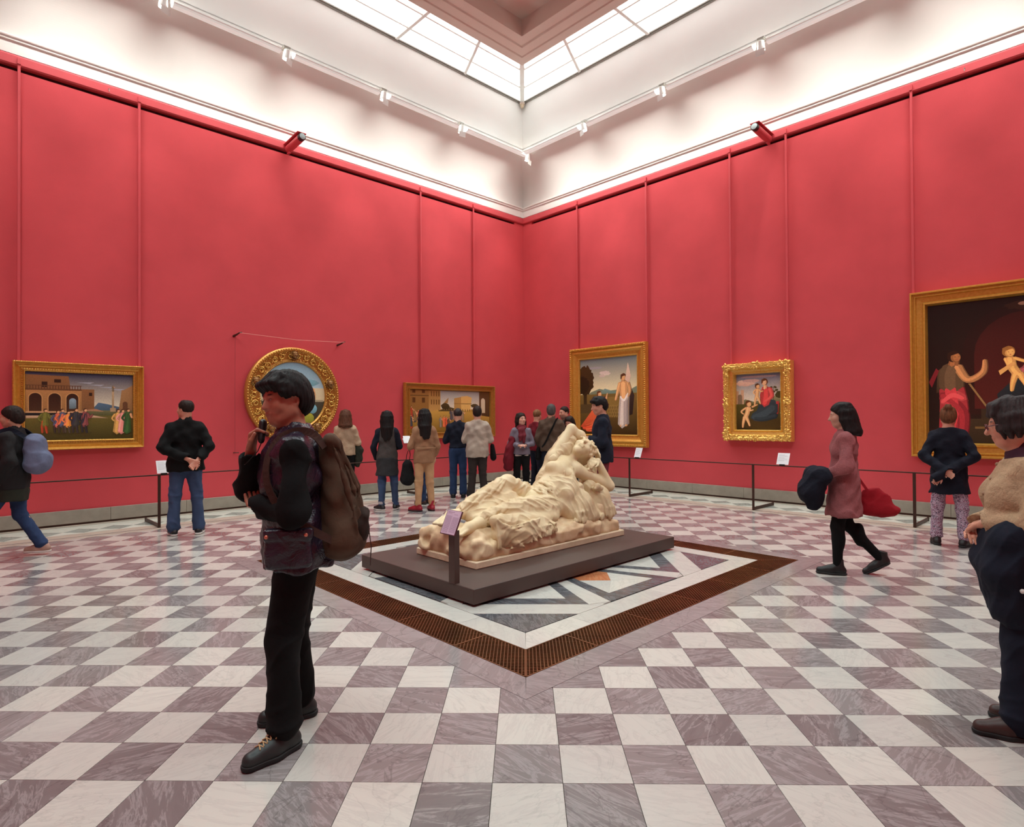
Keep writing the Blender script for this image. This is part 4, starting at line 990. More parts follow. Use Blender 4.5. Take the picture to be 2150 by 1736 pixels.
def pic_garden(w, h):
    p = Paint(w, h); p.rect(0, .5, 1, 1, (226, 214, 170), (96, 120, 128)); p.ell(.45, .80, .09, .035, (206, 196, 184), (196, 182, 176), wob=.2, seed=2); p.ell(.25, .88, .16, .015, (150, 152, 158)); p.ell(.40, .77, .05, .02, (190, 178, 168), wob=.2, seed=4)
    p.poly([(0, .45), (.2, .56), (.35, .60), (.5, .57), (.7, .58), (.85, .56), (1, .62), (1, .4), (0, .4)], (112, 106, 62), (110, 128, 112)); p.poly([(.3, .52), (.45, .60), (.6, .56), (.8, .55), (.8, .5)], (90, 110, 90), (120, 146, 142)); p.rect(0, 0, 1, .53, (54, 38, 18), (112, 90, 46)); p.ell(.6, .43, .3, .06, (126, 102, 52))
    p.rect(.06, .38, .12, .60, (52, 40, 22)); p.ell(.08, .72, .17, .20, (46, 34, 18), (66, 50, 26), n=40, wob=.12, seed=1); p.ell(.04, .66, .12, .12, (36, 28, 16), n=30, wob=.15, seed=5); p.rect(0, .28, .22, .40, (74, 60, 36))
    for i in range(7): p.poly([(.46+.03*i, .22), (.468+.03*i, .22), (.52+.03*i, .38), (.512+.03*i, .38)], (150, 122, 66)); p.poly([(.52+.03*i, .22), (.528+.03*i, .22), (.468+.03*i, .38), (.46+.03*i, .38)], (150, 122, 66))
    p.poly([(.78, .22), (.92, .26), (.95, .50), (.88, .64), (.80, .62)], (34, 26, 24), (56, 44, 40)); p.body(.76, .13, .66, [([(-.02, .0), (.0, .3), (.03, .56)], [.10, .10, .10], (186, 176, 168)), ([(.06, .02), (.06, .3), (.07, .55)], [.08, .08, .08], (150, 140, 136)), ([(.03, .5), (.02, .68), (.02, .80)], [.09, .10, .11], (206, 158, 108)), ([(-.07, .80), (-.12, .64), (-.17, .48)], [.04, .035, .022], (206, 158, 108)), ([(.12, .80), (.16, .66), (.12, .54)], [.04, .035, .022], (196, 148, 100)), ([(-.05, .54), (.04, .47), (.13, .60)], [.02, .05, .02], (206, 198, 190)), ([(-.06, -.03), (-.03, -.01)], [.02, .018], (206, 158, 108)), ([(.06, -.02), (.09, -.01)], [.02, .018], (206, 158, 108))], (190, 180, 170)); p.head(.775, .73, .042, (206, 160, 110), (84, 50, 30), -.3)
    p.poly([(.855, .15), (.862, .15), (.852, .9), (.845, .9)], (150, 120, 80)); p.poly([(.80, .70), (.85, .92), (.90, .74), (.86, .66)], (196, 170, 150), (220, 200, 180)); p.poly([(.0, .10), (.20, .06), (.34, .14), (.38, .40), (.30, .46), (.20, .30)], (176, 66, 40), (226, 110, 70)); p.poly([(.26, .32), (.42, .40), (.48, .46), (.46, .50), (.36, .48), (.26, .46)], (60, 34, 30), (80, 44, 38))
    p.body(.22, .06, .5, [([(-.2, .04), (.05, .10), (.2, .35), (.2, .6)], [.09, .13, .10, .06], (216, 100, 64)), ([(-.3, .05), (-.1, .06), (.1, .1)], [.05, .07, .07], (186, 72, 46)), ([(.17, .6), (.28, .74)], [.09, .07], (76, 42, 38)), ([(.26, .70), (.40, .60), (.52, .66)], [.05, .045, .03], (76, 42, 38))], (216, 100, 64)); p.head(.35, .53, .034, (210, 164, 118), (96, 60, 34), .6); p.poly([(.46, .47), (.49, .54), (.505, .54), (.49, .46)], (210, 164, 118)); return p
def pic_mother(w, h):
    p = Paint(w, h); p.rect(0, .42, 1, 1, (224, 212, 186), (84, 96, 124)); p.ell(.18, .84, .22, .05, (196, 160, 140), (214, 184, 166), n=24, wob=.2, seed=2); p.ell(.34, .88, .20, .03, (186, 156, 146), wob=.2, seed=3); p.ell(.5, .95, .4, .02, (150, 130, 134))
    p.poly([(0, .44), (.2, .55), (.4, .50), (.7, .56), (1, .64), (1, .4), (0, .4)], (72, 72, 36), (150, 146, 108)); p.rect(0, 0, 1, .47, (48, 38, 16), (84, 76, 34)); p.ell(.6, .1, .5, .10, (66, 52, 22)); p.rect(.0, .46, .05, .70, (176, 140, 112)); p.rect(.10, .46, .17, .72, (186, 150, 120)); p.arch(.03, .13, .46, .64, (120, 100, 80))
    p.poly([(.82, .52), (.83, .52), (.83, .76), (.82, .76)], (70, 54, 30))
    for i in range(7): p.ell(.75+.028*i, .70+.05*math.sin(i*1.9), .035, .02, (74, 70, 40), n=9, wob=.3, seed=i)
    p.ell(.95, .62, .10, .06, (66, 62, 30), wob=.2, seed=8)
    p.poly([(.40, .22), (.55, .16), (.80, .24), (.92, .36), (.86, .52), (.66, .55), (.50, .44)], (26, 34, 38), (52, 66, 72)); p.poly([(.62, .20), (.92, .28), (.94, .50), (.88, .50), (.86, .32)], (120, 34, 34), (176, 60, 62)); p.poly([(.54, .44), (.74, .52), (.76, .72), (.68, .78), (.58, .76), (.53, .62)], (132, 34, 36), (196, 74, 70))
    p.body(.62, .16, .66, [([(-.3, .1), (.0, .18), (.25, .36)], [.10, .20, .16], (50, 64, 70)), ([(-.25, .08), (-.05, .06), (.3, .14)], [.05, .08, .08], (40, 52, 58)), ([(.02, .45), (.06, .66), (.06, .84)], [.11, .13, .10], (190, 66, 66)), ([(.15, .86), (.20, .66), (.02, .52)], [.06, .055, .035], (204, 84, 80)), ([(.03, .86), (.03, .95)], [.05, .045], (216, 168, 128))], (190, 66, 66)); p.head(.635, .845, .052, (222, 176, 136), (96, 60, 36), -.3); p.nude(.46, .44, .38, .05); p.nude(.20, .04, .48, .16); p.poly([(.34, .42), (.48, .46), (.48, .44), (.36, .39)], (210, 160, 112)); return p
def pic_throne(w, h):
    p = Paint(w, h); p.rect(0, 0, 1, 1, (40, 26, 18), (24, 16, 12)); p.arch(.22, .98, .2, .96, (44, 22, 16), (30, 16, 12)); p.arch(.30, .92, .24, .90, (78, 30, 24), (52, 20, 16)); p.rect(.0, .1, .16, 1, (30, 22, 16), (22, 16, 12)); p.rect(.2, .0, 1, .17, (46, 36, 22), (60, 46, 30)); p.rect(.3, .10, 1, .115, (110, 84, 46)); p.rect(.34, .17, .95, .24, (54, 42, 28))
    p.ell(.6, .94, .10, .03, (46, 28, 18), wob=.2); p.ell(.6, .95, .03, .012, (140, 110, 90))
    p.poly([(.06, .02), (.22, .04), (.26, .30), (.20, .42), (.08, .40)], (110, 30, 36), (176, 58, 62)); p.poly([(.05, .36), (.22, .38), (.22, .52), (.14, .58), (.06, .52)], (60, 44, 30), (92, 70, 48)); p.body(.15, .04, .6, [([(-.03, .0), (.02, .3), (.0, .58)], [.10, .14, .12], (176, 56, 60)), ([(.1, .0), (.1, .3), (-.08, .5)], [.05, .06, .06], (146, 42, 48)), ([(-.08, .42), (.02, .50), (.12, .46)], [.04, .06, .04], (196, 74, 76)), ([(.0, .6), (.0, .74), (.02, .84)], [.12, .12, .10], (96, 74, 52)), ([(.06, .84), (.16, .68), (.30, .76), (.32, .9)], [.045, .038, .030, .016], (186, 130, 82)), ([(.02, .86), (.03, .92)], [.05, .045], (150, 96, 58))], (150, 60, 60)); p.head(.168, .615, .034, (160, 104, 62), (44, 26, 16), .7); p.poly([(.02, .40), (.07, .52), (.05, .54), (.0, .44)], (120, 34, 40))
    p.poly([(.26, .42), (.275, .42), (.52, .04), (.505, .04)], (140, 108, 66)); p.poly([(.46, .14), (.86, .16), (.96, .36), (.84, .46), (.56, .46), (.44, .34)], (14, 22, 26), (34, 48, 52)); p.poly([(.58, .42), (.84, .42), (.82, .62), (.74, .66), (.64, .64)], (30, 26, 26), (46, 42, 44)); p.poly([(.62, .46), (.76, .48), (.77, .58), (.70, .61), (.63, .57)], (120, 56, 60), (166, 90, 92)); p.body(.70, .16, .5, [([(-.3, .1), (-.05, .2), (.2, .5)], [.16, .24, .18], (26, 40, 44)), ([(.25, .1), (.2, .3), (.15, .6)], [.14, .18, .14], (20, 30, 34)), ([(.0, .6), (.03, .8), (.04, .92)], [.14, .14, .09], (150, 78, 82)), ([(-.05, .9), (-.14, .7), (-.24, .66)], [.06, .06, .035], (160, 84, 88)), ([(.17, .9), (.24, .7), (.1, .55)], [.07, .07, .05], (40, 38, 42)), ([(.05, .9), (.06, 1.0)], [.05, .045], (206, 158, 112))], (40, 40, 44)); p.head(.735, .69, .034, (206, 158, 112), (90, 56, 32), .5); p.nude(.56, .36, .30, -.18, (220, 168, 96), (150, 100, 50)); p.poly([(.45, .50), (.54, .56), (.55, .54), (.46, .47)], (216, 164, 94)); return p
def place_rect(s0, s1, z0, z1, d): return lambda x, y, o: (s0+(s1-s0)*x, -(d+o), z0+(z1-z0)*y)
def frame_rect(side, s0, s1, z0, z1, w, prof, mat, label, pic, beads=(), d0=.03, cat='painting', carve=None, back=.03):
    """prof: (distance in from the outer edge as a fraction of w, height off the wall); beads: (fraction, radius, spacing, height, squash, material)"""
    g = empty('framed_painting', WALLS[side][0], math.radians(WALLS[side][1]), label, cat)
    if s0 > s1: s0, s1 = s1, s0
    corners = [(s0, z0), (s1, z0), (s1, z1), (s0, z1)]; ins = [(1, 1), (-1, 1), (-1, -1), (1, -1)]
    full = [(0.0, back)]+prof+[(1.0, back)]
    for e in range(4):
        a, b = corners[e], corners[(e+1) % 4]; ia, ib = ins[e], ins[(e+1) % 4]; V = []; F = []; n = len(full)
        for (c, i) in ((a, ia), (b, ib)):
            for f, hh in full: V.append((c[0]+i[0]*f*w, -(hh+d0 if hh != back else d0), c[1]+i[1]*f*w))
        for k in range(n-1): F.append((k, n+k, n+k+1, k+1))
        F.append((n-1, 2*n-1, n, 0)); F += [tuple(range(n-1, -1, -1))[::-1], tuple(range(n, 2*n))[::-1]]
        r = MB().add(V, F).build('frame_rail', mat, g)
        bm = bmesh.new(); bm.from_mesh(r.data); bmesh.ops.recalc_face_normals(bm, faces=bm.faces[:]); bm.to_mesh(r.data); bm.free()
        for fr, rad, sp, hh, sq, bmat in beads:
            p0 = (a[0]+ia[0]*fr*w, a[1]+ia[1]*fr*w); p1 = (b[0]+ib[0]*fr*w, b[1]+ib[1]*fr*w); L = math.hypot(p1[0]-p0[0], p1[1]-p0[1]); m_ = max(2, int(L/sp)); mb = MB(); hz = e % 2 == 0
            for k in range(m_):
                t = (k+.5)/m_; mb.sphere((p0[0]+(p1[0]-p0[0])*t, -(hh+d0), p0[1]+(p1[1]-p0[1])*t), (rad*(sq[0] if hz else sq[1]), rad*.8, rad*(sq[1] if hz else sq[0])), 6, 4)
            o = mb.build('bead_moulding', bmat, r, smooth=True); o['kind'] = 'stuff'
        if carve:
            q = random.Random(e+17); mb = MB(); L = math.hypot(b[0]-a[0], b[1]-a[1]); m_ = int(L/.034)
            for k in range(m_):
                t = (k+.5)/m_; 
                for fr, j in ((.10, 0), (.28, 1), (.45, 2)):
                    fr += q.uniform(-.06, .06); sc = 1+.9*(abs(t-.5) > .5-.14*w/.22 or abs(t-.5) < .05)
                    px = a[0]+(b[0]-a[0])*t+(ia[0]+(ib[0]-ia[0])*t)*fr*w*(1 if (e % 2) else 1) if e % 2 else a[0]+ia[0]*fr*w+((b[0]+ib[0]*fr*w)-(a[0]+ia[0]*fr*w))*t
                    pz = a[1]+ia[1]*fr*w if e % 2 == 0 else a[1]+ia[1]*fr*w+((b[1]+ib[1]*fr*w)-(a[1]+ia[1]*fr*w))*t
                    if e % 2: px = a[0]+ia[0]*fr*w
                    R_ = Matrix.Rotation(q.uniform(0, 3.14), 4, 'Y'); rr = q.uniform(.010, .017)*sc
                    mb.sphere((px, -(carve+d0+q.uniform(-.004, .008)), pz), (rr*1.5, rr*.9, rr*.75), 6, 4, mat=R_)
            o = mb.build('carved_leaves', M['gold2'], r, smooth=True); o['kind'] = 'stuff'
    iw, ih = (s1-s0)-2*w, (z1-z0)-2*w
    pan = MB().box((s0+w*.98, -(d0+.025), z0+w*.98), (s1-w*.98, -d0, z1-w*.98)).build('panel', M['black'], g)
    P = pic(iw, ih).build('painted_scene', g, place_rect(s0+w, s1-w, z0+w, z1-w, d0+.0255))
    return g
cl_ = [(0, .08), (.06, .105), (.14, .10), (.2, .06), (.3, .05), (.55, .065), (.62, .04), (.8, .045), (.86, .07), (.95, .065), (1.0, .03)]
frame_rect('left', -10.29, -8.68, 1.14, 2.42, .145, cl_, M['gold'], 'wide gilt framed painting of an arcaded palace with figures on a lawn', pic_arcade, [(.05, .012, .026, .084, (1.1, .9), M['gold2']), (.9, .014, .042, .056, (1.4, .9), M['gold2']), (.72, .008, .03, .045, (1, 1), M['gold_d'])])
frame_rect('left', -3.75, -1.12, 1.12, 2.36, .15, [(0, .07), (.08, .095), (.2, .09), (.26, .06), (.5, .045), (.7, .05), (.76, .075), (.88, .075), (1, .03)], M['gold_d'], 'wide plain gilt framed painting of a crowd in an ochre town square', pic_square)
frame_rect('right', 1.68, 3.82, .92, 3.20, .27, [(0, .10), (.05, .12), (.18, .12), (.25, .09), (.45, .11), (.62, .07), (.85, .05), (.92, .065), (1, .04)], M['gold'], 'tall gilt framed painting of a robed man with a staff beside a tree', pic_garden, [(.12, .020, .045, .118, (.75, 1.5), M['gold']), (.93, .009, .02, .062, (1, 1), M['gold2'])])
frame_rect('right', 5.58, 6.84, 1.12, 2.57, .205, [(0, .14), (.08, .17), (.25, .175), (.5, .15), (.6, .11), (.8, .10), (.9, .12), (1, .08)], M['gold2'], 'small ornate gilt framed painting of a seated woman with two infants', pic_mother, [(.92, .008, .02, .122, (1, 1), M['gold2'])], carve=.165, d0=.02)
frame_rect('right', 8.63, 10.95, .93, 3.47, .23, [(0, .09), (.05, .125), (.14, .125), (.18, .085), (.24, .085), (.28, .10), (.34, .10), (.38, .07), (.70, .06), (.74, .085), (.80, .10), (.88, .10), (.92, .07), (1, .03)], M['gold'], 'large plain gilt framed dark altarpiece of an enthroned woman and child', pic_throne)
# round painting: carved gilt ring, a plain landscape stand-in as its picture
def tondo():
    S0, Z0, R0, RI = -6.21, 2.02, .90, .625
    g = empty('round_painting', WALLS['left'][0], math.radians(45), 'round painting in a heavily carved circular gilt frame', 'painting')
    X = Matrix.Translation((S0, -.03, Z0))@Matrix.Rotation(math.radians(90), 4, 'X')
    def ringm(name, prof, mat):
        n = 96; V = []; F = []; k = len(prof)
        for r, z in prof:
            for j in range(n): a = 2*math.pi*j/n; V.append(X@Vector((r*math.cos(a), r*math.sin(a), z)))
        for i in range(k):
            for j in range(n): F.append((i*n+j, i*n+(j+1) % n, ((i+1) % k)*n+(j+1) % n, ((i+1) % k)*n+j))
        o = MB().add(V, F).build(name, mat, g, smooth=False); bm = bmesh.new(); bm.from_mesh(o.data); bmesh.ops.recalc_face_normals(bm, faces=bm.faces[:]); bm.to_mesh(o.data); bm.free(); return o
    ring = ringm('frame_ring', [(RI, 0), (RI, .05), (RI+.02, .075), (RI+.04, .06), (RI+.06, .055), (R0-.09, .065), (R0-.06, .10), (R0-.02, .10), (R0, .08), (R0, 0)], M['gold_d'])
    def beads(name, r, n, rad, z, mat, sq=1.0):
        mb = MB()
        for j in range(n): a = 2*math.pi*(j+.5)/n; mb.sphere(X@Vector((r*math.cos(a), r*math.sin(a), z)), rad, 6, 4)
        o = mb.build(name, mat, ring, smooth=True); o['kind'] = 'stuff'
    beads('outer_beads', R0-.035, 110, .014, .104, M['gold2']); beads('inner_beads', RI+.022, 100, .010, .076, M['gold2']); beads('rim_beads', R0-.078, 150, .008, .088, M['gold2'])
    q = random.Random(5); mb = MB()
    for j in range(30):        # scrolls of foliage
        a0 = 2*math.pi*j/30; rc = (RI+R0)/2-.015+.012*math.sin(j*2.2)
        pts = []
        for k in range(15):
            t = k/14; b = t*2*math.pi*1.35*(1 if j % 2 else -1); rr = .062*(1-.62*t); pts.append(X@Vector((rc*math.cos(a0)+rr*math.cos(b+a0), rc*math.sin(a0)+rr*math.sin(b+a0), .078+.012*t)))
        mb.tube(pts, .012, 5, rs=[.013*(1-.5*k/14) for k in range(15)])
        for k in range(6):
            aa = a0+q.uniform(-.1, .1); r2 = rc+q.uniform(-.075, .075); mb.sphere(X@Vector((r2*math.cos(aa), r2*math.sin(aa), .075)), (q.uniform(.012, .024), .012, q.uniform(.010, .02)), 6, 4, mat=Matrix.Rotation(q.uniform(0, 3), 4, 'Y'))
    o = mb.build('carved_scrolls', M['gold2'], ring, smooth=True); o['kind'] = 'stuff'
    for k in range(5):         # five small carved heads in roundels
        a = math.pi/2+2*math.pi*k/5; r = (RI+R0)/2-.01; c = X@Vector((r*math.cos(a), r*math.sin(a), .07)); mb = MB()
        mb.tube([X@Vector((r*math.cos(a)+.078*math.cos(t), r*math.sin(a)+.078*math.sin(t), .085)) for t in [2*math.pi*i/20 for i in range(21)]], .011, 6); mb.sphere(c+Vector((0, -.03, 0)), (.052, .055, .062), 12, 8); mb.sphere(c+Vector((.006, -.085, -.008)), (.009, .014, .014), 6, 4); mb.sphere(c+Vector((.0, -.06, -.045)), (.026, .024, .02), 8, 6); mb.sphere(c+Vector((0, -.028, .03)), (.058, .052, .045), 10, 6)
        mb.build('carved_head', gold('bronzed_gilding', (110, 76, 40), (160, 118, 70), .4), ring, smooth=True)
    P = Paint(1, 1)
    def disc(y0, y1, c, c2):
        pts = []
        for i in range(49):
            t = y0+(y1-y0)*i/48; xx = math.sqrt(max(0, .25-(t-.5)**2)); pts.append((.5+xx, t))
        for i in range(48, -1, -1): t = y0+(y1-y0)*i/48; xx = math.sqrt(max(0, .25-(t-.5)**2)); pts.append((.5-xx, t))
        P.poly(pts, c, c2)
    disc(.0, 1, (196, 214, 214), (120, 166, 190)); disc(.0, .62, (170, 150, 110), (196, 190, 160)); P.ell(.74, .70, .16, .05, (96, 146, 160), (120, 170, 186), wob=.15); P.ell(.26, .69, .15, .05, (104, 150, 160), (124, 170, 180), wob=.15, seed=3); disc(.0, .42, (40, 40, 36), (66, 66, 54)); P.rect(.03, .41, .97, .44, (150, 142, 118))
    for x, y, rx, ry, c in ((.40, .30, .17, .22, (176, 120, 110)), (.56, .26, .16, .20, (96, 150, 176)), (.46, .12, .22, .10, (70, 110, 150)), (.62, .42, .10, .16, (206, 160, 84)), (.34, .50, .09, .12, (150, 96, 70)), (.80, .50, .05, .12, (206, 160, 112)), (.72, .16, .10, .08, (150, 156, 60)), (.30, .16, .10, .08, (190, 150, 70)), (.80, .30, .07, .07, (120, 176, 196))): P.ell(x, y, rx, ry, tuple(int(v*.7) for v in c), c, n=26, wob=.05, seed=int(x*100))
    P.build('painted_scene', g, lambda x, y, o: (S0+(x-.5)*2*RI*1.01, -(.055+o), Z0+(y-.5)*2*RI*1.01))
    # pins and cord above it
    for s, z in ((-7.27, 3.05), (-5.28, 3.05)):
        h = empty('hanging_pin', wpt('left', s, 0, z), math.radians(45), 'dark metal pin in the red wall above the round painting', 'pin', 'pins above the round painting')
        MB().tube([(0, 0, 0), (.02, -.10, .02), (.035, -.20, .045)], .018, 8, rs=[.022, .016, .010]).build('shank', M['bronze'], h); MB().tube([(.02, -.12, .02), (.06, -.14, .055), (.09, -.16, .06)], .008, 6).build('hook', M['bronze'], h)
    c = empty('picture_wire', WALLS['left'][0], math.radians(45), 'thin pale cord strung between the two pins above the round painting', 'wire')
    MB().tube([(-7.22, -.20, 3.09), (-6.2, -.20, 3.055), (-5.23, -.20, 3.09)], .0035, 5).build('cord_line', plain('pale_cord', srgb(214, 150, 140), .6), c)
    MB().tube([(-7.26, -.05, 3.04), (-7.26, -.03, 2.0), (-7.26, -.03, 1.0)], .0025, 5).build('drop_wire', plain('thin_wire', srgb(150, 60, 66), .5), c)
    h = empty('wall_hook', wpt('left', -7.28, 0, .985), math.radians(45), 'small metal hook low on the red wall beside the round painting', 'hook'); MB().tube([(0, 0, 0), (.03, -.04, .0), (.08, -.05, .0)], .008, 6).build('hook_arm', M['bronze'], h)
tondo()
# red hanging rods above the paintings
for side, s, z, what in (('left', -10.22, 2.42, 'wide palace painting'), ('left', -8.73, 2.42, 'wide palace painting'), ('left', -3.28, 2.36, 'town square painting'), ('left', -1.74, 2.36, 'town square painting'), ('right', 1.87, 3.2, 'tall painting with the robed man'), ('right', 3.80, 3.2, 'tall painting with the robed man'), ('right', 5.69, 2.57, 'small ornate painting'), ('right', 6.75, 2.57, 'small ornate painting'), ('right', 8.67, 3.47, 'large dark altarpiece'), ('right', 10.9, 3.47, 'large dark altarpiece')):
    g = empty('hanging_rod', wpt(side, s, 0, z), math.radians(WALLS[side][1]), 'long red rod hanging from the picture rail above the '+what, 'rod', 'rods above the '+what)
    MB().box((-.018, -.06, .0), (.018, -.035, 6.70-z)).build('bar', M['red_paint'], g, bevel=.003); MB().box((-.02, -.075, 6.66-z), (.02, -.043, 6.74-z)).build('rail_hook', M['red_paint'], g)
for side, s in (('left', -9.14), ('right', 2.75+6.6)):
    g = empty('rail_hook', wpt(side, s, .04, 6.70), math.radians(WALLS[side][1]), 'spare little hook on the red picture rail of the %s wall' % side, 'hook'); MB().tube([(0, 0, .02), (0, -.03, .02), (0, -.035, -.03)], .006, 6).build('hook_wire', M['grey_metal'], g)

# ------------------------------------------------------------ barrier rails with label cards
def barrier(side, posts, label):
    g = empty('barrier', WALLS[side][0], math.radians(WALLS[side][1]), label, 'barrier'); sg = WALLS[side][2]; D = 1.2
    a, b = sg*1.25, sg*11.5
    MB().box((min(a, b), -D-.009, .757), (max(a, b), -D+.009, .775)).build('top_rail', M['bronze'], g, bevel=.002)
    for s in posts:
        p = MB().box((s-.019, -D-.007, 0), (s+.019, -D+.007, .757)).build('post', M['bronze'], g, bevel=.002)
        MB().box((s-.008, -D+.007, .004), (s+.008, -.42, .052)).box((s-.012, -.44, 0), (s+.012, -.40, .056)).build('foot_bar', M['bronze'], p, bevel=.001)
barrier('left', [-1.5, -3.9, -6.32, -8.72, -11.1], 'thin dark bronze barrier rail in front of the left red wall'); barrier('right', [1.66, 4.13, 6.61, 8.90, 11.3], 'thin dark bronze barrier rail in front of the right red wall')
for side, s, w, lab in (('right', 4.31, .15, 'white label card on the barrier below the tall robed man painting'), ('right', 7.09, .19, 'white label card on the barrier below the small ornate painting'), ('left', -8.66, .17, 'white label card on the barrier beside the man in black jacket')):
    g = empty('label_card', wpt(side, s, 1.2, .775), math.radians(WALLS[side][1]), lab, 'label card', 'label cards on the barriers')
    R_ = Matrix.Rotation(math.radians(-24), 4, 'X'); MB().box((-w/2, -.004, .012), (w/2, 0, .012+.20), mat=R_).build('card', LE_PAPER, g); MB().box((-.04, -.02, 0), (.04, .02, .018)).build('bracket', M['black'], g)
    mb = MB()
    for i in range(7): mb.add([R_@Vector(v) for v in ((-w*.4, -.0046, .18-.018*i), (w*(.35 if i % 3 else .1), -.0046, .18-.018*i), (w*(.35 if i % 3 else .1), -.0046, .185-.018*i), (-w*.4, -.0046, .185-.018*i))], [(0, 1, 2, 3)])
    mb.build('printed_text', plain('grey_ink', srgb(176, 174, 178), .7), g)
# ------------------------------------------------------------ people
def skin_mat(name, c, hairc=None):
    t = NT(name); a = t.n('ShaderNodeVertexColor', layer_name='Col').outputs[0]; co = t.objc()
    t.base(t.mixc(.5, a, t.mixc(1.0, a, t.ramp(t.noise(co, 30, 3), [(.3, (.86, .84, .84)), (.7, (1.1, 1.08, 1.06))]), 'MULTIPLY')))
    t.set(Roughness=.5, Specular_IOR_Level=.4); t.b.inputs['Subsurface Weight'].default_value = .08; t.b.inputs['Subsurface Radius'].default_value = (.01, .004, .002)
    t.bump(t.noise(co, 260, 2), .08, .001); return t.m
M['skin'] = skin_mat('skin', None)
def hair_mat(name, c, st=70):
    t = NT(name); co = t.objc(); mp = t.n('ShaderNodeMapping'); mp.inputs['Scale'].default_value = (1, 1, .12); t.l(co, mp.inputs[0])
    n = t.noise(mp.outputs[0], st, 3, .6); t.base(t.ramp(n, [(.3, dark(c, .45)), (.7, dark(c, 1.25))])); t.set(Roughness=.62, Specular_IOR_Level=.18); t.bump(n, .6, .008); return t.m
def rotz(a): return np.array([[math.cos(a), -math.sin(a), 0], [math.sin(a), math.cos(a), 0], [0, 0, 1]])
def rotx(a): return np.array([[1, 0, 0], [0, math.cos(a), -math.sin(a)], [0, math.sin(a), math.cos(a)]])
def roty(a): return np.array([[math.cos(a), 0, math.sin(a)], [0, 1, 0], [-math.sin(a), 0, math.cos(a)]])
STAND = dict(hipL=(-.085, 0, .90), hipR=(.085, 0, .90), kneeL=(-.095, .015, .49), kneeR=(.095, .015, .49), ankL=(-.10, -.02, .085), ankR=(.10, -.02, .085),
             shL=(-.165, -.012, 1.385), shR=(.165, -.012, 1.385), elL=(-.225, -.035, 1.13), elR=(.225, -.035, 1.13), wrL=(-.235, .04, .90), wrR=(.235, .04, .90),
             toeL=(-.02, 1.0), toeR=(.02, 1.0), handL=((0, .15, -1), (1, 0, 0), .5), handR=((0, .15, -1), (-1, 0, 0), .5), head=(0, 0, 0), lean=0.0)
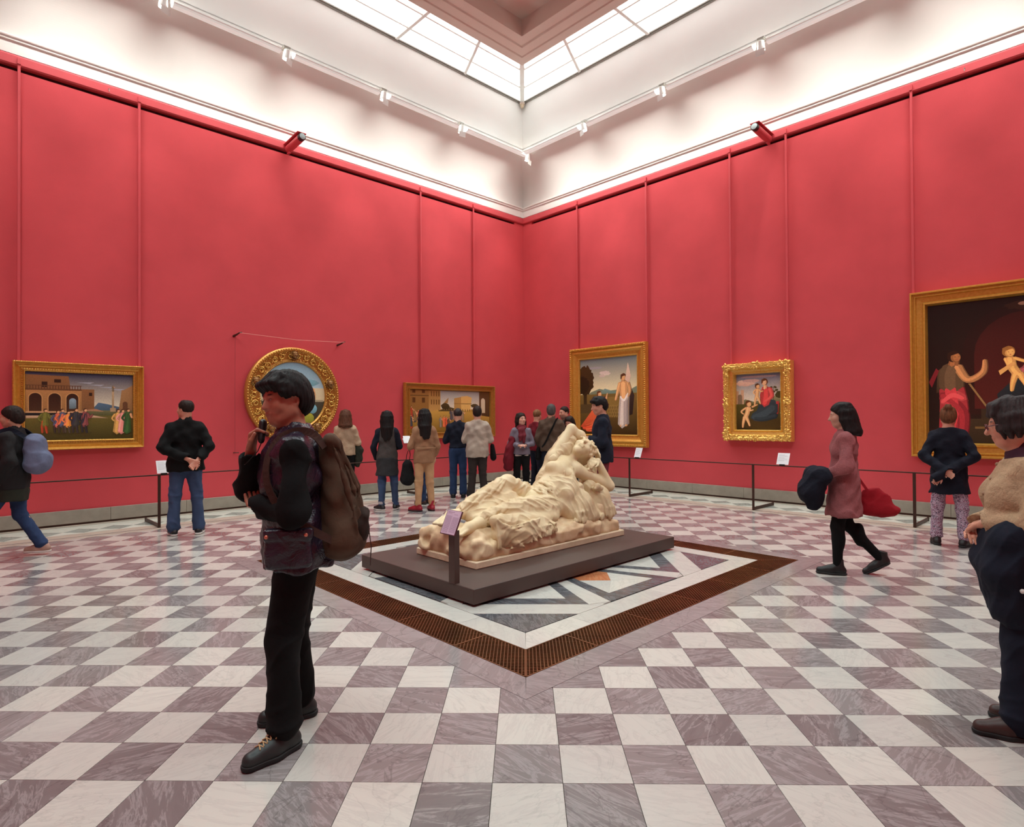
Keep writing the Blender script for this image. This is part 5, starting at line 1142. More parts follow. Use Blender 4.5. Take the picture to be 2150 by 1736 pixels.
class Person:
    """local frame: x = the person's right, y = facing direction, z = up; sizes for a 1.75 m figure, scaled to height"""
    def __init__(s, label, loc, face, height, pose=None, skin=(198, 150, 126), h=.0135, fine=.0072, slim=1.0, group=None, name='person', fem=False):
        s.J = dict(STAND)
        if fem: s.J.update(shL=(-.148, -.012, 1.385), shR=(.148, -.012, 1.385), elL=(-.205, -.035, 1.13), elR=(.205, -.035, 1.13)); slim = slim*.94
        s.J.update(pose or {}); s.sc = height/1.75; s.h = h; s.fine = fine; s.slim = slim; s.skin = srgb(*skin)[:3]
        ang = math.radians(face)-math.pi/2        # face: heading in degrees, 0 = +X, 90 = +Y
        s.e = empty(name, (loc[0], loc[1], 0), ang, label, 'person', group)
        yw, pt, rl = (math.radians(a) for a in s.J['head']); s.HR = rotz(yw)@rotx(pt)@roty(rl); s.off = np.array(s.J.get('hoff', (0, 0, 0)), float)
        s.piv = np.array((0, .0, 1.52)) + s.off
    def hp(s, x, y, z): return s.piv + s.HR@np.array((x, y, z-1.52))
    def P(s, k): return np.array(s.J[k], float)
    def xf(s, P): return P*s.sc
    def grid(s, lo, hi, h=None, fines=((), (), ())):
        h = h or s.h; return SDF([axis(a, b, h, f) for a, b, f in zip(lo, hi, fines)])
    def bounds(s, keys, pad):
        A = np.array([s.P(k) for k in keys]); return A.min(0)-pad, A.max(0)+pad
    # --- anatomy
    def torso(s, G, i=0.0, k=.05, w=1.0):
        o = s.off; m = s.slim*w
        hm = (s.P('hipL')+s.P('hipR'))/2
        G.ell((hm[0], hm[1]-.005, hm[2]+.05), (.160*m, .118*m, .125), k=k, infl=i); G.ell((hm[0]+o[0]*.4, hm[1]*.6+o[1]*.35, 1.09+o[2]*.4), (.138*m, .102*m, .15), k=k, infl=i)
        G.ell((o[0]*.75, o[1]*.75-.005, 1.27+o[2]*.7), (.160*m, .113*m, .17), k=k, infl=i); G.rc(s.P('shL')+(.03, 0, .0), s.P('shR')+(-.03, 0, .0), .052, k=k, infl=i)
        for c in 'LR': G.rc(s.P('sh'+c)*(.8, 1, 1)+(0, 0, .012), (o[0]*.95, o[1]*.95-.022, 1.475), .040, .042, k=.04, infl=i*.8)
        G.rc((o[0]*.8, o[1]*.8-.02, 1.40), (o[0], o[1]-.012, 1.47), .075, .06, k=k, infl=i)
    def arms(s, G, i=0.0, k=.03, end=1.0, which='LR', flare=0.0):
        for c in which:
            a, b, w = s.P('sh'+c), s.P('el'+c), s.P('wr'+c); w2 = b+(w-b)*end
            G.rc(a, b, .050*s.slim, .039, k=k, infl=i*.85); G.rc(b, w2, .040, .040+(.028-.040)*end+flare, k=k, infl=i*.85)
    def legs(s, G, i=0.0, k=.04, end=1.0, straight=0.0, which='LR'):
        for c in which:
            a, b, w = s.P('hip'+c), s.P('knee'+c), s.P('ank'+c); w2 = b+(w-b)*end
            G.rc(a, b, .088*s.slim, .058, k=k, infl=i)
            G.rc(b, w2, .056, .040+straight, k=k, infl=i)
            if not straight: G.ell(b+(w-b)*.3+np.array((0, -.018, 0)), (.052, .055, .12), k=k, infl=i-.003)
    def hand(s, G, c, infl=0.0):
        f, n, curl = s.J['hand'+c]; f = np.array(f, float); f /= np.linalg.norm(f); n = np.array(n, float); n -= f*(n@f); n /= np.linalg.norm(n); sd = np.cross(n, f)*(1 if c == 'R' else -1); w = s.P('wr'+c)
        for q in (-.02, 0, .02): G.rc(w+sd*q*.6, w+f*.078+sd*q*1.2, .016, .0145, k=.012)
        for i, q in enumerate((-.031, -.0105, .0105, .030)):
            l = (.062, .074, .078, .070)[i]; cu = curl*(1.12-.08*i); b = w+f*.085+sd*q; m_ = b+(f*math.cos(cu)+n*math.sin(cu))*l*.52; e = m_+(f*math.cos(cu*2.1)+n*math.sin(cu*2.1))*l*.5
            G.rc(b, m_, .0098, .0090, k=.006); G.rc(m_, e, .0090, .0072, k=.004)
        t0 = w+f*.022+sd*.026; t1 = t0+f*.035+sd*.026+n*.014; G.rc(t0, t1, .0135, .0115, k=.010); G.rc(t1, t1+f*.034+sd*.002+n*.012, .0108, .0085, k=.004)
    def head_sdf(s, G, nose=1.0, jaw=1.0):
        H = s.hp; R = s.HR
        G.ell(H(0, -.008, 1.662), (.076, .096, .088), R, k=.02); G.ell(H(0, .034, 1.605), (.063*jaw, .070, .092), R, k=.025); G.ell(H(0, .062, 1.545), (.036*jaw, .030, .030), R, k=.025)
        G.rc(H(-.05, .0, 1.575), H(-.02, .05, 1.54), .028, .026, k=.03); G.rc(H(.05, .0, 1.575), H(.02, .05, 1.54), .028, .026, k=.03)
        G.rc(H(0, .094, 1.642), H(0, .094+.022*nose, 1.603), .009, .0135, k=.010); G.ell(H(-.012, .098, 1.599), (.008, .010, .007), R, k=.008); G.ell(H(.012, .098, 1.599), (.008, .010, .007), R, k=.008)
        G.rc(H(-.036, .085, 1.655), H(.036, .085, 1.655), .011, k=.015)
        for e in (-1, 1):
            G.ell(H(e*.031, .104, 1.637), (.016, .012, .009), R, op='sub', k=.010); G.ell(H(e*.031, .084, 1.637), (.0135, .0135, .0115), R, k=.004)
            G.ell(H(e*.040, .064, 1.605), (.026, .026, .026), R, k=.025)
            G.ell(H(e*.074, -.006, 1.622), (.010, .021, .032), R@rotz(e*.35), k=.010); G.ell(H(e*.079, -.002, 1.624), (.006, .010, .016), R@rotz(e*.35), op='sub', k=.006)
        G.rc(H(-.021, .096, 1.573), H(.021, .096, 1.573), .0070, k=.006); G.rc(H(-.018, .092, 1.562), H(.018, .092, 1.562), .0078, k=.006)
        G.rc((s.off[0]*.9, s.off[1]*.9-.015, 1.42+s.off[2]), H(0, -.022, 1.575), .060, .056, k=.03)
    def body(s, col_brow=(40, 30, 26), nose=1.0, jaw=1.0, hands='LR', fine_face=None, beard=None, lip=(.80, .55, .55)):
        lo, hi = s.bounds(['ankL', 'ankR', 'wrL', 'wrR', 'elL', 'elR', 'shL', 'shR', 'kneeL', 'kneeR'], .16); lo[2] = -.0; hi[2] = 1.80+s.off[2]
        hd = np.array([s.hp(0, 0, 1.64)]); lo = np.minimum(lo, hd[0]-.15); hi = np.maximum(hi, hd[0]+.15)
        ff = fine_face or s.fine; F = [[], [], []]
        for d in range(3):
            F[d].append((hd[0][d]-.125, hd[0][d]+.125, ff))
            for c in hands: w = s.P('wr'+c)[d]; F[d].append((w-.11, w+.11, s.fine))
        G = s.grid(lo, hi, .016 if s.h > .009 else .012, F)
        s.torso(G, -.008, k=.05); s.arms(G, -.004); s.legs(G, -.022)
        for c in 'LR':
            a = s.P('ank'+c); t = s.J['toe'+c]; d = np.array((t[0], t[1], 0)); d /= np.linalg.norm(d)
            pt_ = s.J.get('lift'+c, 0.0); G.rc(a+(0, 0, -.03), a+d*.10*math.cos(pt_)+(0, 0, -.045-.10*math.sin(pt_)), .030, .020, k=.03)
            s.hand(G, c)
        s.head_sdf(G, nose, jaw)
        base = np.array(s.skin); br = np.array(srgb(*col_brow)[:3])
        def col(P):
            C = np.tile(base, (len(P), 1)); Q = (P-s.piv)@s.HR + np.array((0, 0, 1.52))       # head-local
            def blob(c, r, cc, soft=.6):
                d = np.sqrt((((Q-np.array(c))/np.array(r))**2).sum(1)); w = np.clip((1-d)/soft, 0, 1)[:, None]; C[:] = C*(1-w)+np.array(cc)*w
            for e in (-1, 1):
                blob((e*.042, .075, 1.60), (.035, .04, .03), base*np.array((1.06, .86, .84)), 1.0)
                blob((e*.033, .096, 1.6605), (.026, .014, .0065), br, .5)
                blob((e*.031, .096, 1.6385), (.0165, .014, .0072), base*.45, .5); blob((e*.031, .0985, 1.637), (.0125, .012, .0048), (.55, .5, .47), .4); blob((e*.031, .099, 1.637), (.0055, .012, .0055), (.03, .02, .015), .3)
            blob((0, .115, 1.603), (.016, .016, .014), base*np.array((1.08, .88, .86)), 1.0)
            blob((0, .104, 1.5675), (.025, .016, .0105), base*np.array(lip), .5); blob((0, .106, 1.5675), (.024, .014, .0018), base*.4, .5)
            if beard is not None:
                d = np.clip((1.60-Q[:, 2])/.05, 0, 1)*np.clip((Q[:, 1]-.0)/.03, 0, 1)*(Q[:, 2] > 1.50); C[:] = C*(1-.55*d[:, None])+np.array(beard)*.55*d[:, None]
            return C
        s.bm = G.obj('body', M['skin'], s.e, col=col, xf=s.xf); return s
    # --- hair
    def hair(s, style, mat, vol=.016, h=None, bald=False, parts=None):
        H = s.hp; R = s.HR; h = h or (s.h*.75); c = H(0, -.03, 1.60); big = .20 if style in ('short', 'bun', 'crop') else .36
        G = SDF([axis(c[d]-(big if d < 2 else (.17 if big < .3 else .52)), c[d]+(big if d < 2 else .27), h) for d in range(3)])
        G.ell(H(0, -.012, 1.668), (.076+vol, .096+vol*.9, .088+vol), R, k=.02)
        if style != 'crop': G.ell(H(0, -.045, 1.62), (.070+vol, .066+vol, .085), R, k=.03)
        # face opening
        n = R@np.array((0, 1, -.95)); G.cut(H(0, .012, 1.612 if style != 'crop' else 1.625), n, k=.02)
        if style in ('short', 'crop'): G.cut(H(0, 0, 1.560 if style == 'short' else 1.585), R@np.array((0, .25, -1)), k=.015)
        if style == 'crop':
            for e in (-1, 1): G.ell(H(e*.092, .0, 1.61), (.02, .03, .04), R, op='sub', k=.01)
        if style == 'fringe':
            G.cut(H(0, 0, 1.545), R@np.array((0, .35, -1)), k=.015)
            for i in range(11):
                e = -1+2*i/10; G.chain([H(e*.05, .04, 1.752-.012*e*e), H(e*.068, .088, 1.712), H(e*.074, .090-.02*abs(e), 1.686-.010*abs(e)+.004*math.sin(i*2.3))], [.022, .017, .007], k=.012)
            for e in (-1, 1):
                for y in (.055, .035): G.chain([H(e*.074, y, 1.70), H(e*.082, y+.004, 1.668), H(e*.080, y+.006, 1.640)], [.020, .014, .006], k=.012)
                G.ell(H(e*.085, .004, 1.612), (.03, .030, .030), R, op='sub', k=.012)
        if style == 'bob':
            for i in range(15):
                a = -2.35+4.7*i/14; x, y = math.sin(a)*.088, -math.cos(a)*.098-.012; G.chain([H(x*.62, y*.62, 1.748), H(x*.98, y*.98, 1.675), H(x*1.05, y*1.05, 1.615), H(x*.98, y*.98, 1.568)], [.024, .024, .020, .010], k=.014)
            for i in range(9):
                e = -1+2*i/8; G.chain([H(e*.035, .0, 1.765), H(e*.06, .066, 1.738), H(e*.080, .088, 1.695)], [.020, .019, .010], k=.014)
        if style in ('long', 'mid'):
            L = 1.24 if style == 'long' else 1.42
            for i in range(17):
                a = -1.75+3.5*i/16; x, y = math.sin(a)*.088, -math.cos(a)*.100-.01
                z1 = L+.05*abs(a)+.02*math.sin(i*5); fx = 1.15 if style == 'mid' else .95
                G.chain([H(x*.75, y*.75, 1.73), H(x, y, 1.66), H(x*1.08, y*1.05, 1.58)]+[np.array((s.piv[0]*.5+x*fx*1.05, s.off[1]+y*1.0-.035, 1.46)), np.array((s.off[0]*.6+x*fx, s.off[1]*.8+y*.75-.075, z1))], [.022, .024, .026, .026, .010], k=.016)
            G.rc(H(0, -.07, 1.60), (s.off[0]*.7, s.off[1]*.8-.115, L+.05), .075, .05, k=.03)
        if style == 'bun':
            G.cut(H(0, 0, 1.575), R@np.array((0, .5, -1)), k=.015); G.ell(H(0, -.085, 1.745), (.042, .042, .040), R, k=.012)
            for i in range(6): a = i*1.05; G.rc(H(.03*math.cos(a), -.085, 1.745+.03*math.sin(a)), H(.034*math.cos(a+1), -.10, 1.745+.034*math.sin(a+1)), .016, k=.008)
        if bald: G.ell(H(0, -.03, 1.775), (.045, .05, .030), R, op='sub', k=.02)
        G.disp(lambda X, Y, Z: .0022*np.sin(np.arctan2(X-c[0], -(Y-c[1]))*34+Z*22)+.0012*np.sin(X*170+Z*40))
        return G.obj('hair', mat, s.e, xf=s.xf)
    def front_y(s, x, z):
        G = s.lastG; i = int(np.searchsorted(G.ax[0], x)); k = int(np.searchsorted(G.ax[2], z)); col = G.F[i, :, k] < 0
        j = np.nonzero(col)[0]; return float(G.ax[1][j.max()]) if len(j) else .15
    # --- clothes
    def garment(s, name, mat, fn, lo, hi, h=None, disp=None, col=None, fines=((), (), ())):
        G = s.grid(lo, hi, h, fines); fn(G)
        if disp is not None: G.disp(disp)
        s.lastG = G
        return G.obj(name, mat, s.e, xf=s.xf, col=col)
    def top(s, name, mat, hem=.92, t=.016, sleeve=1.0, collar=None, arms='LR', flare=.0, h=None, w=1.0, folds=.007, wide=.0, neck=1.475, cuff=.004, extra=None, hemlen=None):
        keys = ['shL', 'shR']+[k+c for c in arms for k in ('el', 'wr')]; lo, hi = s.bounds(keys, .16); lo[2] = min(hem-.06, lo[2]); hi[2] = 1.60+s.off[2]; lo[:2] = np.minimum(lo[:2], -.30); hi[:2] = np.maximum(hi[:2], .30)
        hm = (s.P('hipL')+s.P('hipR'))/2
        def fn(G):
            s.arms(G, t+wide, k=.035, end=sleeve, which=arms, flare=cuff)
            for c in arms:
                b, w_ = s.P('el'+c), s.P('wr'+c); d = (w_-b)/np.linalg.norm(w_-b); e = b+(w_-b)*sleeve; G.rc(e+d*.036, e+d*.09, .052+t, op='sub', k=.006)
            s.torso(G, t, k=.04, w=w)
            if hem < .98:
                G.rc((hm[0], hm[1], 1.02), (hm[0], hm[1]+.0, hem-.02), (.165*s.slim*w+t), .172*s.slim*w+t+flare, k=.04, sc=(1, .76, 1))
            G.cut((0, 0, min(hem, *[s.P('wr'+c)[2]-.1 for c in arms]) if False else hem), (0, 0, -1), k=.01) if not arms or min(s.P('wr'+c)[2] for c in arms) > hem-.02 else s.hemcut(G, hem, arms)
            G.cut((s.off[0], s.off[1], neck), (0, .35, 1), k=.012)
            if collar: 
                r0, z1, tl = collar; o = s.off
                G.rc((o[0]*.9, o[1]*.9-.015, 1.44), (o[0], o[1]-.012, z1), r0, r0*.93, k=.02); G.cut((o[0], o[1], z1), (0, tl, 1), k=.008); G.rc((o[0], o[1]-.004, 1.54), (o[0], o[1]+.012, 1.64), r0-.016, op='sub', k=.004)
            if extra: extra(G)
        def dp(X, Y, Z):
            rg = lambda p: (1-np.abs(np.sin(p)))**2
            wp = 1.3*np.sin(X*11+Z*5)+1.1*np.sin(Z*9-Y*13)
            el = sum(np.exp(-((X-s.P('el'+c)[0])**2+(Y-s.P('el'+c)[1])**2+(Z-s.P('el'+c)[2])**2)/.016) for c in arms) if arms else 0
            return folds*(.5*np.sin(X*31+Z*17+wp)+.4*np.sin(Z*40-X*21+Y*33)) - folds*1.5*(rg(Z*17+X*12*np.sign(X)-Y*9+wp)*(.35+1.0*el)+.5*rg(X*22+Z*6+Y*14+wp)*np.clip((1.15-Z)/.3, 0, 1))+folds*.5
        return s.garment(name, mat, fn, lo, hi, h, dp)
    def hemcut(s, G, hem, arms):
        G.cut((0, 0, hem), (0, 0, -1), k=.01)
        for c in arms:
            b, w_ = s.P('el'+c), s.P('wr'+c)
            if w_[2] < hem: G.rc(b, w_, .054, .043, k=.01); G.rc(s.P('sh'+c)*.4+b*.6, b, .056, .054, k=.01)
    def trousers(s, mat, t=.014, end=.94, straight=.018, h=None, folds=.006, top=1.02, name='trousers', bunch=True):
        lo, hi = s.bounds(['hipL', 'hipR', 'kneeL', 'kneeR', 'ankL', 'ankR'], .17); lo[2] = .015; hi[2] = top+.04
        hm = (s.P('hipL')+s.P('hipR'))/2
        def fn(G):
            G.ell((hm[0], hm[1]-.005, hm[2]+.05), (.160*s.slim, .118*s.slim, .125), k=.04, infl=t-.003); G.rc((hm[0], hm[1], .97), (hm[0], hm[1], top+.05), .14*s.slim, k=.04, sc=(1, .75, 1))
            s.legs(G, t, k=.03, end=end, straight=straight); G.cut((0, 0, top), (0, 0, 1)); 
            for c in 'LR':
                a = s.P('ank'+c); b = s.P('knee'+c); d = (a-b)/np.linalg.norm(a-b); G.cut(b+d*np.linalg.norm(a-b)*end+(0, 0, -.0), (0, 0, -1)) if False else None
            G.cut((0, 0, .03), (0, 0, -1))
        def dp(X, Y, Z):
            w = np.clip((.30-Z)/.25, 0, 1) if bunch else 0
            rg = lambda p: (1-np.abs(np.sin(p)))**2
            wp = 1.2*np.sin(X*14+Z*6)+1.0*np.sin(Z*10-Y*15); kn = np.exp(-((Z-.50)/.11)**2); hp = np.exp(-((Z-.84)/.09)**2)
            return folds*.5*np.sin(X*50+Z*14+wp)-folds*1.7*(rg(Z*24+Y*14+wp)*(.25+.7*kn+1.0*w)+rg(Z*15-np.abs(X)*30+wp)*hp*.8)+folds*.5
        return s.garment(name, mat, fn, lo, hi, h, dp)
    def shoes(s, mat, sole, boot=0.0, laces=None, L=.265, h=None, stripe=None, bulk=1.0):
        out = []
        for c in 'LR':
            a = s.P('ank'+c); t = s.J['toe'+c]; d = np.array((t[0], t[1], 0.)); d /= np.linalg.norm(d); sd = np.array((d[1], -d[0], 0)); lift = a[2]-.085; pit = s.J.get('lift'+c, 0.0)
            h_ = (h or s.h)*.62; g0 = np.array((a[0], a[1], lift))
            up = np.array((0, 0, 1.))
            W = lambda f, x, z: g0+d*(f*math.cos(pit))+up*(f*math.sin(-pit)+z)+sd*x
            pts = np.array([W(-.09, -.06, 0), W(.21, .06, 0), W(-.09, .06, .16+boot), W(.21, -.06, .16)]); lo, hi = pts.min(0)-.04, pts.max(0)+.04
            G = SDF([axis(l, u, h_) for l, u in zip(lo, hi)])
            b = bulk
            G.rc(W(-.045, 0, .045), W(.06, 0, .043), .036*b, .040*b, k=.03); G.rc(W(.06, 0, .042), W(.165, .004, .036), .043*b, .034*b, k=.03); G.rc(W(-.02, 0, .06), W(-.012, 0, .105+boot), .040, .041, k=.03); G.rc(W(.0, 0, .085), W(.10, 0, .055), .036, .030, k=.03)
            nrm = np.cross(d*math.cos(pit)+up*math.sin(-pit), sd); G.cut(W(0, 0, .020), -nrm if nrm[2] > 0 else nrm)
            G.cut(W(0, 0, .112+boot), up*.97-d*.2) if True else None
            sh = G.obj('shoe' if not boot else 'boot', mat, s.e, xf=s.xf)
            K = SDF([axis(l, u, h_) for l, u in zip(lo, hi)])
            K.rc(W(-.045, 0, .02), W(.06, 0, .02), .041*b, .045*b, k=.03); K.rc(W(.06, 0, .02), W(.168, .004, .02), .047*b, .036*b, k=.03); K.cut(W(0, 0, .026), nrm if nrm[2] > 0 else -nrm); K.cut(W(0, 0, .002), -nrm if nrm[2] > 0 else nrm)
            K.obj('sole', sole, sh, xf=s.xf)
            if laces is not None:
                mb = MB()
                for i in range(5):
                    f = .050+.018*i; z = .117-.0083*i; w = .020
                    for e in (-1, 1): mb.tube([np.array(W(f-.006, e*w, z-.003))*s.sc, np.array(W(f+.004, 0, z+.0055))*s.sc, np.array(W(f+.012, -e*w, z-.006))*s.sc], .0028*s.sc, 5)
                for e in (-1, 1): mb.tube([np.array(W(.05, 0, .120))*s.sc, np.array(W(.045, e*.02, .128))*s.sc, np.array(W(.058, e*.036, .116))*s.sc, np.array(W(.066, e*.034, .10))*s.sc], .0028*s.sc, 5)
                mb.build('laces', laces, sh)
            if stripe is not None:
                mb = MB()
                for i in range(3):
                    f = .02+.022*i
                    for e in (-1, 1): mb.tube([np.array(W(f-.012, e*.046, .028))*s.sc, np.array(W(f, e*.042, .055))*s.sc, np.array(W(f+.016, e*.030, .078))*s.sc], .003*s.sc, 5)
                mb.build('stripes', stripe, sh)
            out.append(sh)
        return out
# ------------------------------------------------------------ wardrobe
HB = {'black': hair_mat('black_hair', srgb(30, 24, 24)), 'dark': hair_mat('dark_brown_hair', srgb(44, 32, 28)), 'brown': hair_mat('brown_hair', srgb(92, 58, 42)), 'grey': hair_mat('grey_hair', srgb(84, 78, 76)), 'salt': hair_mat('dark_greying_hair', srgb(58, 50, 50)), 'blond': hair_mat('light_brown_hair', srgb(132, 92, 62)), 'auburn': hair_mat('auburn_hair', srgb(110, 70, 46))}
def C_(n, rgb, **k): return cloth(n, srgb(*rgb), **k)
K = dict(black=C_('black_wool', (11, 10, 11)), jeans=C_('blue_denim', (58, 74, 104), var=.3, fold=5), jeans2=C_('dark_blue_denim', (44, 62, 96), var=.25), navy=C_('navy_cloth', (24, 28, 42)), dknavy=C_('navy_knit', (22, 24, 36), weave=260, bump=.6), charcoal=C_('charcoal_cloth', (36, 35, 36)),
         beige=C_('beige_knit', (176, 150, 124), weave=220, bump=.6), greyc=C_('grey_felt', (72, 66, 64)), dgrey=C_('dark_grey_felt', (52, 52, 54)), tan=C_('tan_twill', (150, 112, 84)), khaki=C_('khaki_cotton', (186, 146, 108)), shirt=C_('pale_grey_shirt', (172, 156, 142)), brownj=C_('brown_suede', (84, 66, 54)), darkbrown=C_('dark_brown_cotton', (52, 44, 42)),
         sweater=C_('mauve_grey_sweater', (122, 112, 124), weave=160, bump=.6), wine=C_('wine_wool', (108, 24, 36)), scarf=C_('red_scarf_cloth', (112, 40, 50), weave=120), pinkc=C_('pink_tweed', (146, 86, 88), weave=120, bump=.7, var=.2), burg=C_('burgundy_cotton', (110, 44, 52)), red=C_('red_bag_cloth', (150, 22, 34)), knit=C_('oatmeal_knit', (176, 146, 116), weave=150, bump=.9), plum=C_('plum_cloth', (66, 34, 48)), olive=C_('olive_cloth', (44, 46, 38)), canvas=C_('brown_canvas', (82, 60, 46), var=.25), greybag=C_('blue_grey_nylon', (104, 112, 138)), blue=C_('blue_nylon', (40, 66, 150)))
def leather(n, rgb, rough=.5): return plain(n, srgb(*rgb), rough, var=.15, scale=14, bump=.25, bscale=160)
LE = dict(black=leather('black_leather', (24, 23, 24)), green=leather('black_green_leather', (36, 40, 40)), red=leather('red_leather', (150, 20, 40)), brown=leather('brown_leather', (58, 36, 32)), beige=leather('beige_suede', (176, 140, 124), .8), white=plain('white_rubber', srgb(214, 208, 202), .6), sole=plain('dark_rubber', srgb(26, 25, 26), .7), lace=plain('tan_lace', srgb(196, 160, 116), .8), paper=plain('white_paper', srgb(232, 230, 232), .7, var=.02))
def puffer():
    t = NT('purple_puffer_nylon'); co = t.objc(); c = srgb(36, 25, 42)
    n = t.noise(co, 9, 4); t.base(t.ramp(n, [(.3, dark(c, .7)), (.7, dark(c, 1.3))])); t.set(Roughness=.30, Specular_IOR_Level=.6)
    t.bump(t.mth('ADD', t.noise(co, 16, 4, .6, 1.5), t.mth('MULTIPLY', t.noise(co, 60, 3), .3)), .6, .02); return t.m
K['puffer'] = puffer()
def floral():
    t = NT('floral_print_cotton'); co = t.objc(); v = t.n('ShaderNodeTexVoronoi', i_Scale=42.0); t.l(co, v.inputs['Vector']); n = t.noise(co, 60, 3, .6, 1.5)
    c = t.ramp(n, [(.42, srgb(28, 24, 34)), (.46, srgb(196, 176, 196)), (.54, srgb(206, 188, 204)), (.57, srgb(110, 52, 80))]); c = t.mixc(t.ramp(v.outputs['Distance'], [(.25, (1, 1, 1)), (.35, (0, 0, 0))]), c, t.ramp(t.noise(co, 12, 2), [(.4, srgb(34, 34, 66)), (.6, srgb(150, 92, 116))]))
    t.base(c); t.set(Roughness=.9); return t.m
K['floral'] = floral()
def carried(p, name, label, cat, group=None):
    return empty(name, p.e.location, p.e.rotation_euler[2], label, cat, group)
def piece(p, root, name, mat, fn, lo, hi, h=.012, disp=None):
    G = SDF([axis(a, b, h) for a, b in zip(lo, hi)]); fn(G)
    if disp is not None: G.disp(disp)
    return G.obj(name, mat, root, xf=p.xf)
def band(p, root, name, mat, pts, w, t=.006, nrm=None):
    """flat strap along points (person-local), width w, thickness t"""
    pts = [Vector(q)*p.sc for q in pts]; mb = MB(); V = []
    if nrm is None and len(pts) > 3:       # smooth the path
        P_ = [pts[0]]+pts+[pts[-1]]; out_ = []
        for i in range(1, len(P_)-2):
            for j in range(4):
                t_ = j/4; a, b, c, d = P_[i-1], P_[i], P_[i+1], P_[i+2]; out_.append(.5*((2*b)+(c-a)*t_+(2*a-5*b+4*c-d)*t_**2+(3*b-a-3*c+d)*t_**3))
        pts = out_+[pts[-1]]
    n = len(pts)
    for i, q in enumerate(pts):
        d = (pts[min(i+1, n-1)]-pts[max(i-1, 0)]).normalized(); c = Vector((0, -.0, 1.10*p.sc)); out = (q-Vector((0, 0, q.z))); out = Vector(nrm[i]) if nrm else (out if out.length > .02 else Vector((0, 1, 0)))
        out = (out-d*out.dot(d)).normalized(); s = d.cross(out).normalized()
        for a, b in ((-1, -1), (1, -1), (1, 1), (-1, 1)): V.append(q+s*(a*w/2)+out*(b*t/2))
    F = [(0, 1, 2, 3)[::-1], tuple((n-1)*4+i for i in range(4))]
    for i in range(n-1):
        for j in range(4): F.append((i*4+j, i*4+(j+1) % 4, (i+1)*4+(j+1) % 4, (i+1)*4+j))
    return mb.add(V, F).build(name, mat, root)
wr = lambda a, s: (lambda X, Y, Z: a*((1-np.abs(np.sin(X*s+Z*s*.7+np.sin(Y*19)*1.5)))**2*-1+np.sin(Z*s*1.3+Y*25+X*13)*.4))

# ------------------------------------------------------------ foreground man
p = Person('man in a purple padded vest thinking with a hand at his chin', (-1.115, 2.89), 199, 1.77, dict(
    hipL=(-.03, -.01, .90), hipR=(.14, -.01, .90), kneeL=(-.065, .055, .49), kneeR=(.19, .02, .49), ankL=(-.10, .05, .085), ankR=(.22, -.01, .085), toeL=(-.62, .80), toeR=(-.2, 1),
    shL=(-.16, -.0, 1.385), shR=(.175, .03, 1.385), elL=(-.235, .0, 1.12), wrL=(-.03, .165, 1.13), elR=(.15, .235, 1.185), wrR=(.055, .205, 1.385),
    handL=((.95, .25, .05), (0, .2, 1), .5), handR=((-.08, -.15, 1), (-.3, -1, .05), .95), head=(30, -6, 4), hoff=(.02, .03, .0)), skin=(176, 118, 96), h=.0085, fine=.0042, slim=1.04)
p.body(col_brow=(30, 24, 24), nose=.8, jaw=1.08, fine_face=.0042, lip=(.86, .62, .62)); p.hair('fringe', HB['black'], vol=.024, h=.0058)
p.top('sweater', K['black'], hem=.95, t=.018, arms='LR', folds=.010, neck=1.46, h=.008, cuff=.014, sleeve=.98)
def vx(G):
    for e in (-1, 1): G.rc((e*.172+.01, .0, 1.42), (e*.18+.01, .0, 1.24), .060, .050, op='sub', k=.012)
p.top('vest', K['puffer'], hem=.835, t=.034, arms='', folds=.011, collar=(.088, 1.535, -.12), flare=.012, h=.0085, extra=None, neck=1.485, w=1.04)
p.trousers(K['black'], t=.018, straight=.022, end=.885, folds=.006, h=.0085); p.shoes(LE['green'], LE['sole'], laces=LE['lace'], h=.008, bulk=1.08)
# vest pocket with copper snaps, on his left side
def pkt(G):
    G.box((-.222, -.075, .865), (-.150, .125, 1.035), .02, k=.02); G.box((-.228, -.08, .995), (-.155, .13, 1.045), .012, k=.006)
piece(p, p.e, 'pocket', K['puffer'], pkt, (-.26, -.12, .82), (-.10, .18, 1.09), .0075, wr(.003, 40))
cop = plain('copper_snap', srgb(206, 122, 102), .35, .6)
for y in (.115, -.05): MB().sphere(Vector((-.229, y, 1.018))*p.sc, .0095, 10, 6).build('snap', cop, p.e, smooth=True)
# backpack
bp = carried(p, 'backpack', 'worn brown canvas backpack on the back of the man in the vest', 'backpack')
def bag(G):
    G.rc((.01, -.15, 1.38), (.01, -.215, .99), .060, .112, k=.06, sc=(1.6, 1, 1)); G.ell((.01, -.20, .95), (.17, .10, .10), k=.08)
    for i in range(7): G.chain([(-.14+.045*i, -.17-.01*i*(6-i)*.4, 1.42), (-.15+.05*i, -.235-.012*i*(6-i)*.5, 1.2), (-.15+.05*i, -.285-.012*i*(6-i)*.4, .99)], [.006, .010, .006], k=.02)
    G.rc((-.09, -.16, 1.435), (.11, -.16, 1.435), .03, k=.03)
piece(p, bp, 'sack', K['canvas'], bag, (-.25, -.46, .82), (.27, -.03, 1.52), .009, lambda X, Y, Z: .003*np.sin(X*45+np.sin(Z*14)*1.5)+.002*np.sin(Z*30+Y*30)+.002*np.sin(Z*60-X*25+np.sin(X*30)))
def pkt2(G): G.ell((-.02, -.29, 1.01), (.11, .05, .10), k=.02); G.ell((-.02, -.315, 1.07), (.10, .03, .03), k=.02)
piece(p, bp, 'front_pocket', C_('dark_brown_canvas', (48, 34, 28)), pkt2, (-.2, -.40, .88), (.16, -.20, 1.18), .009, wr(.005, 30))
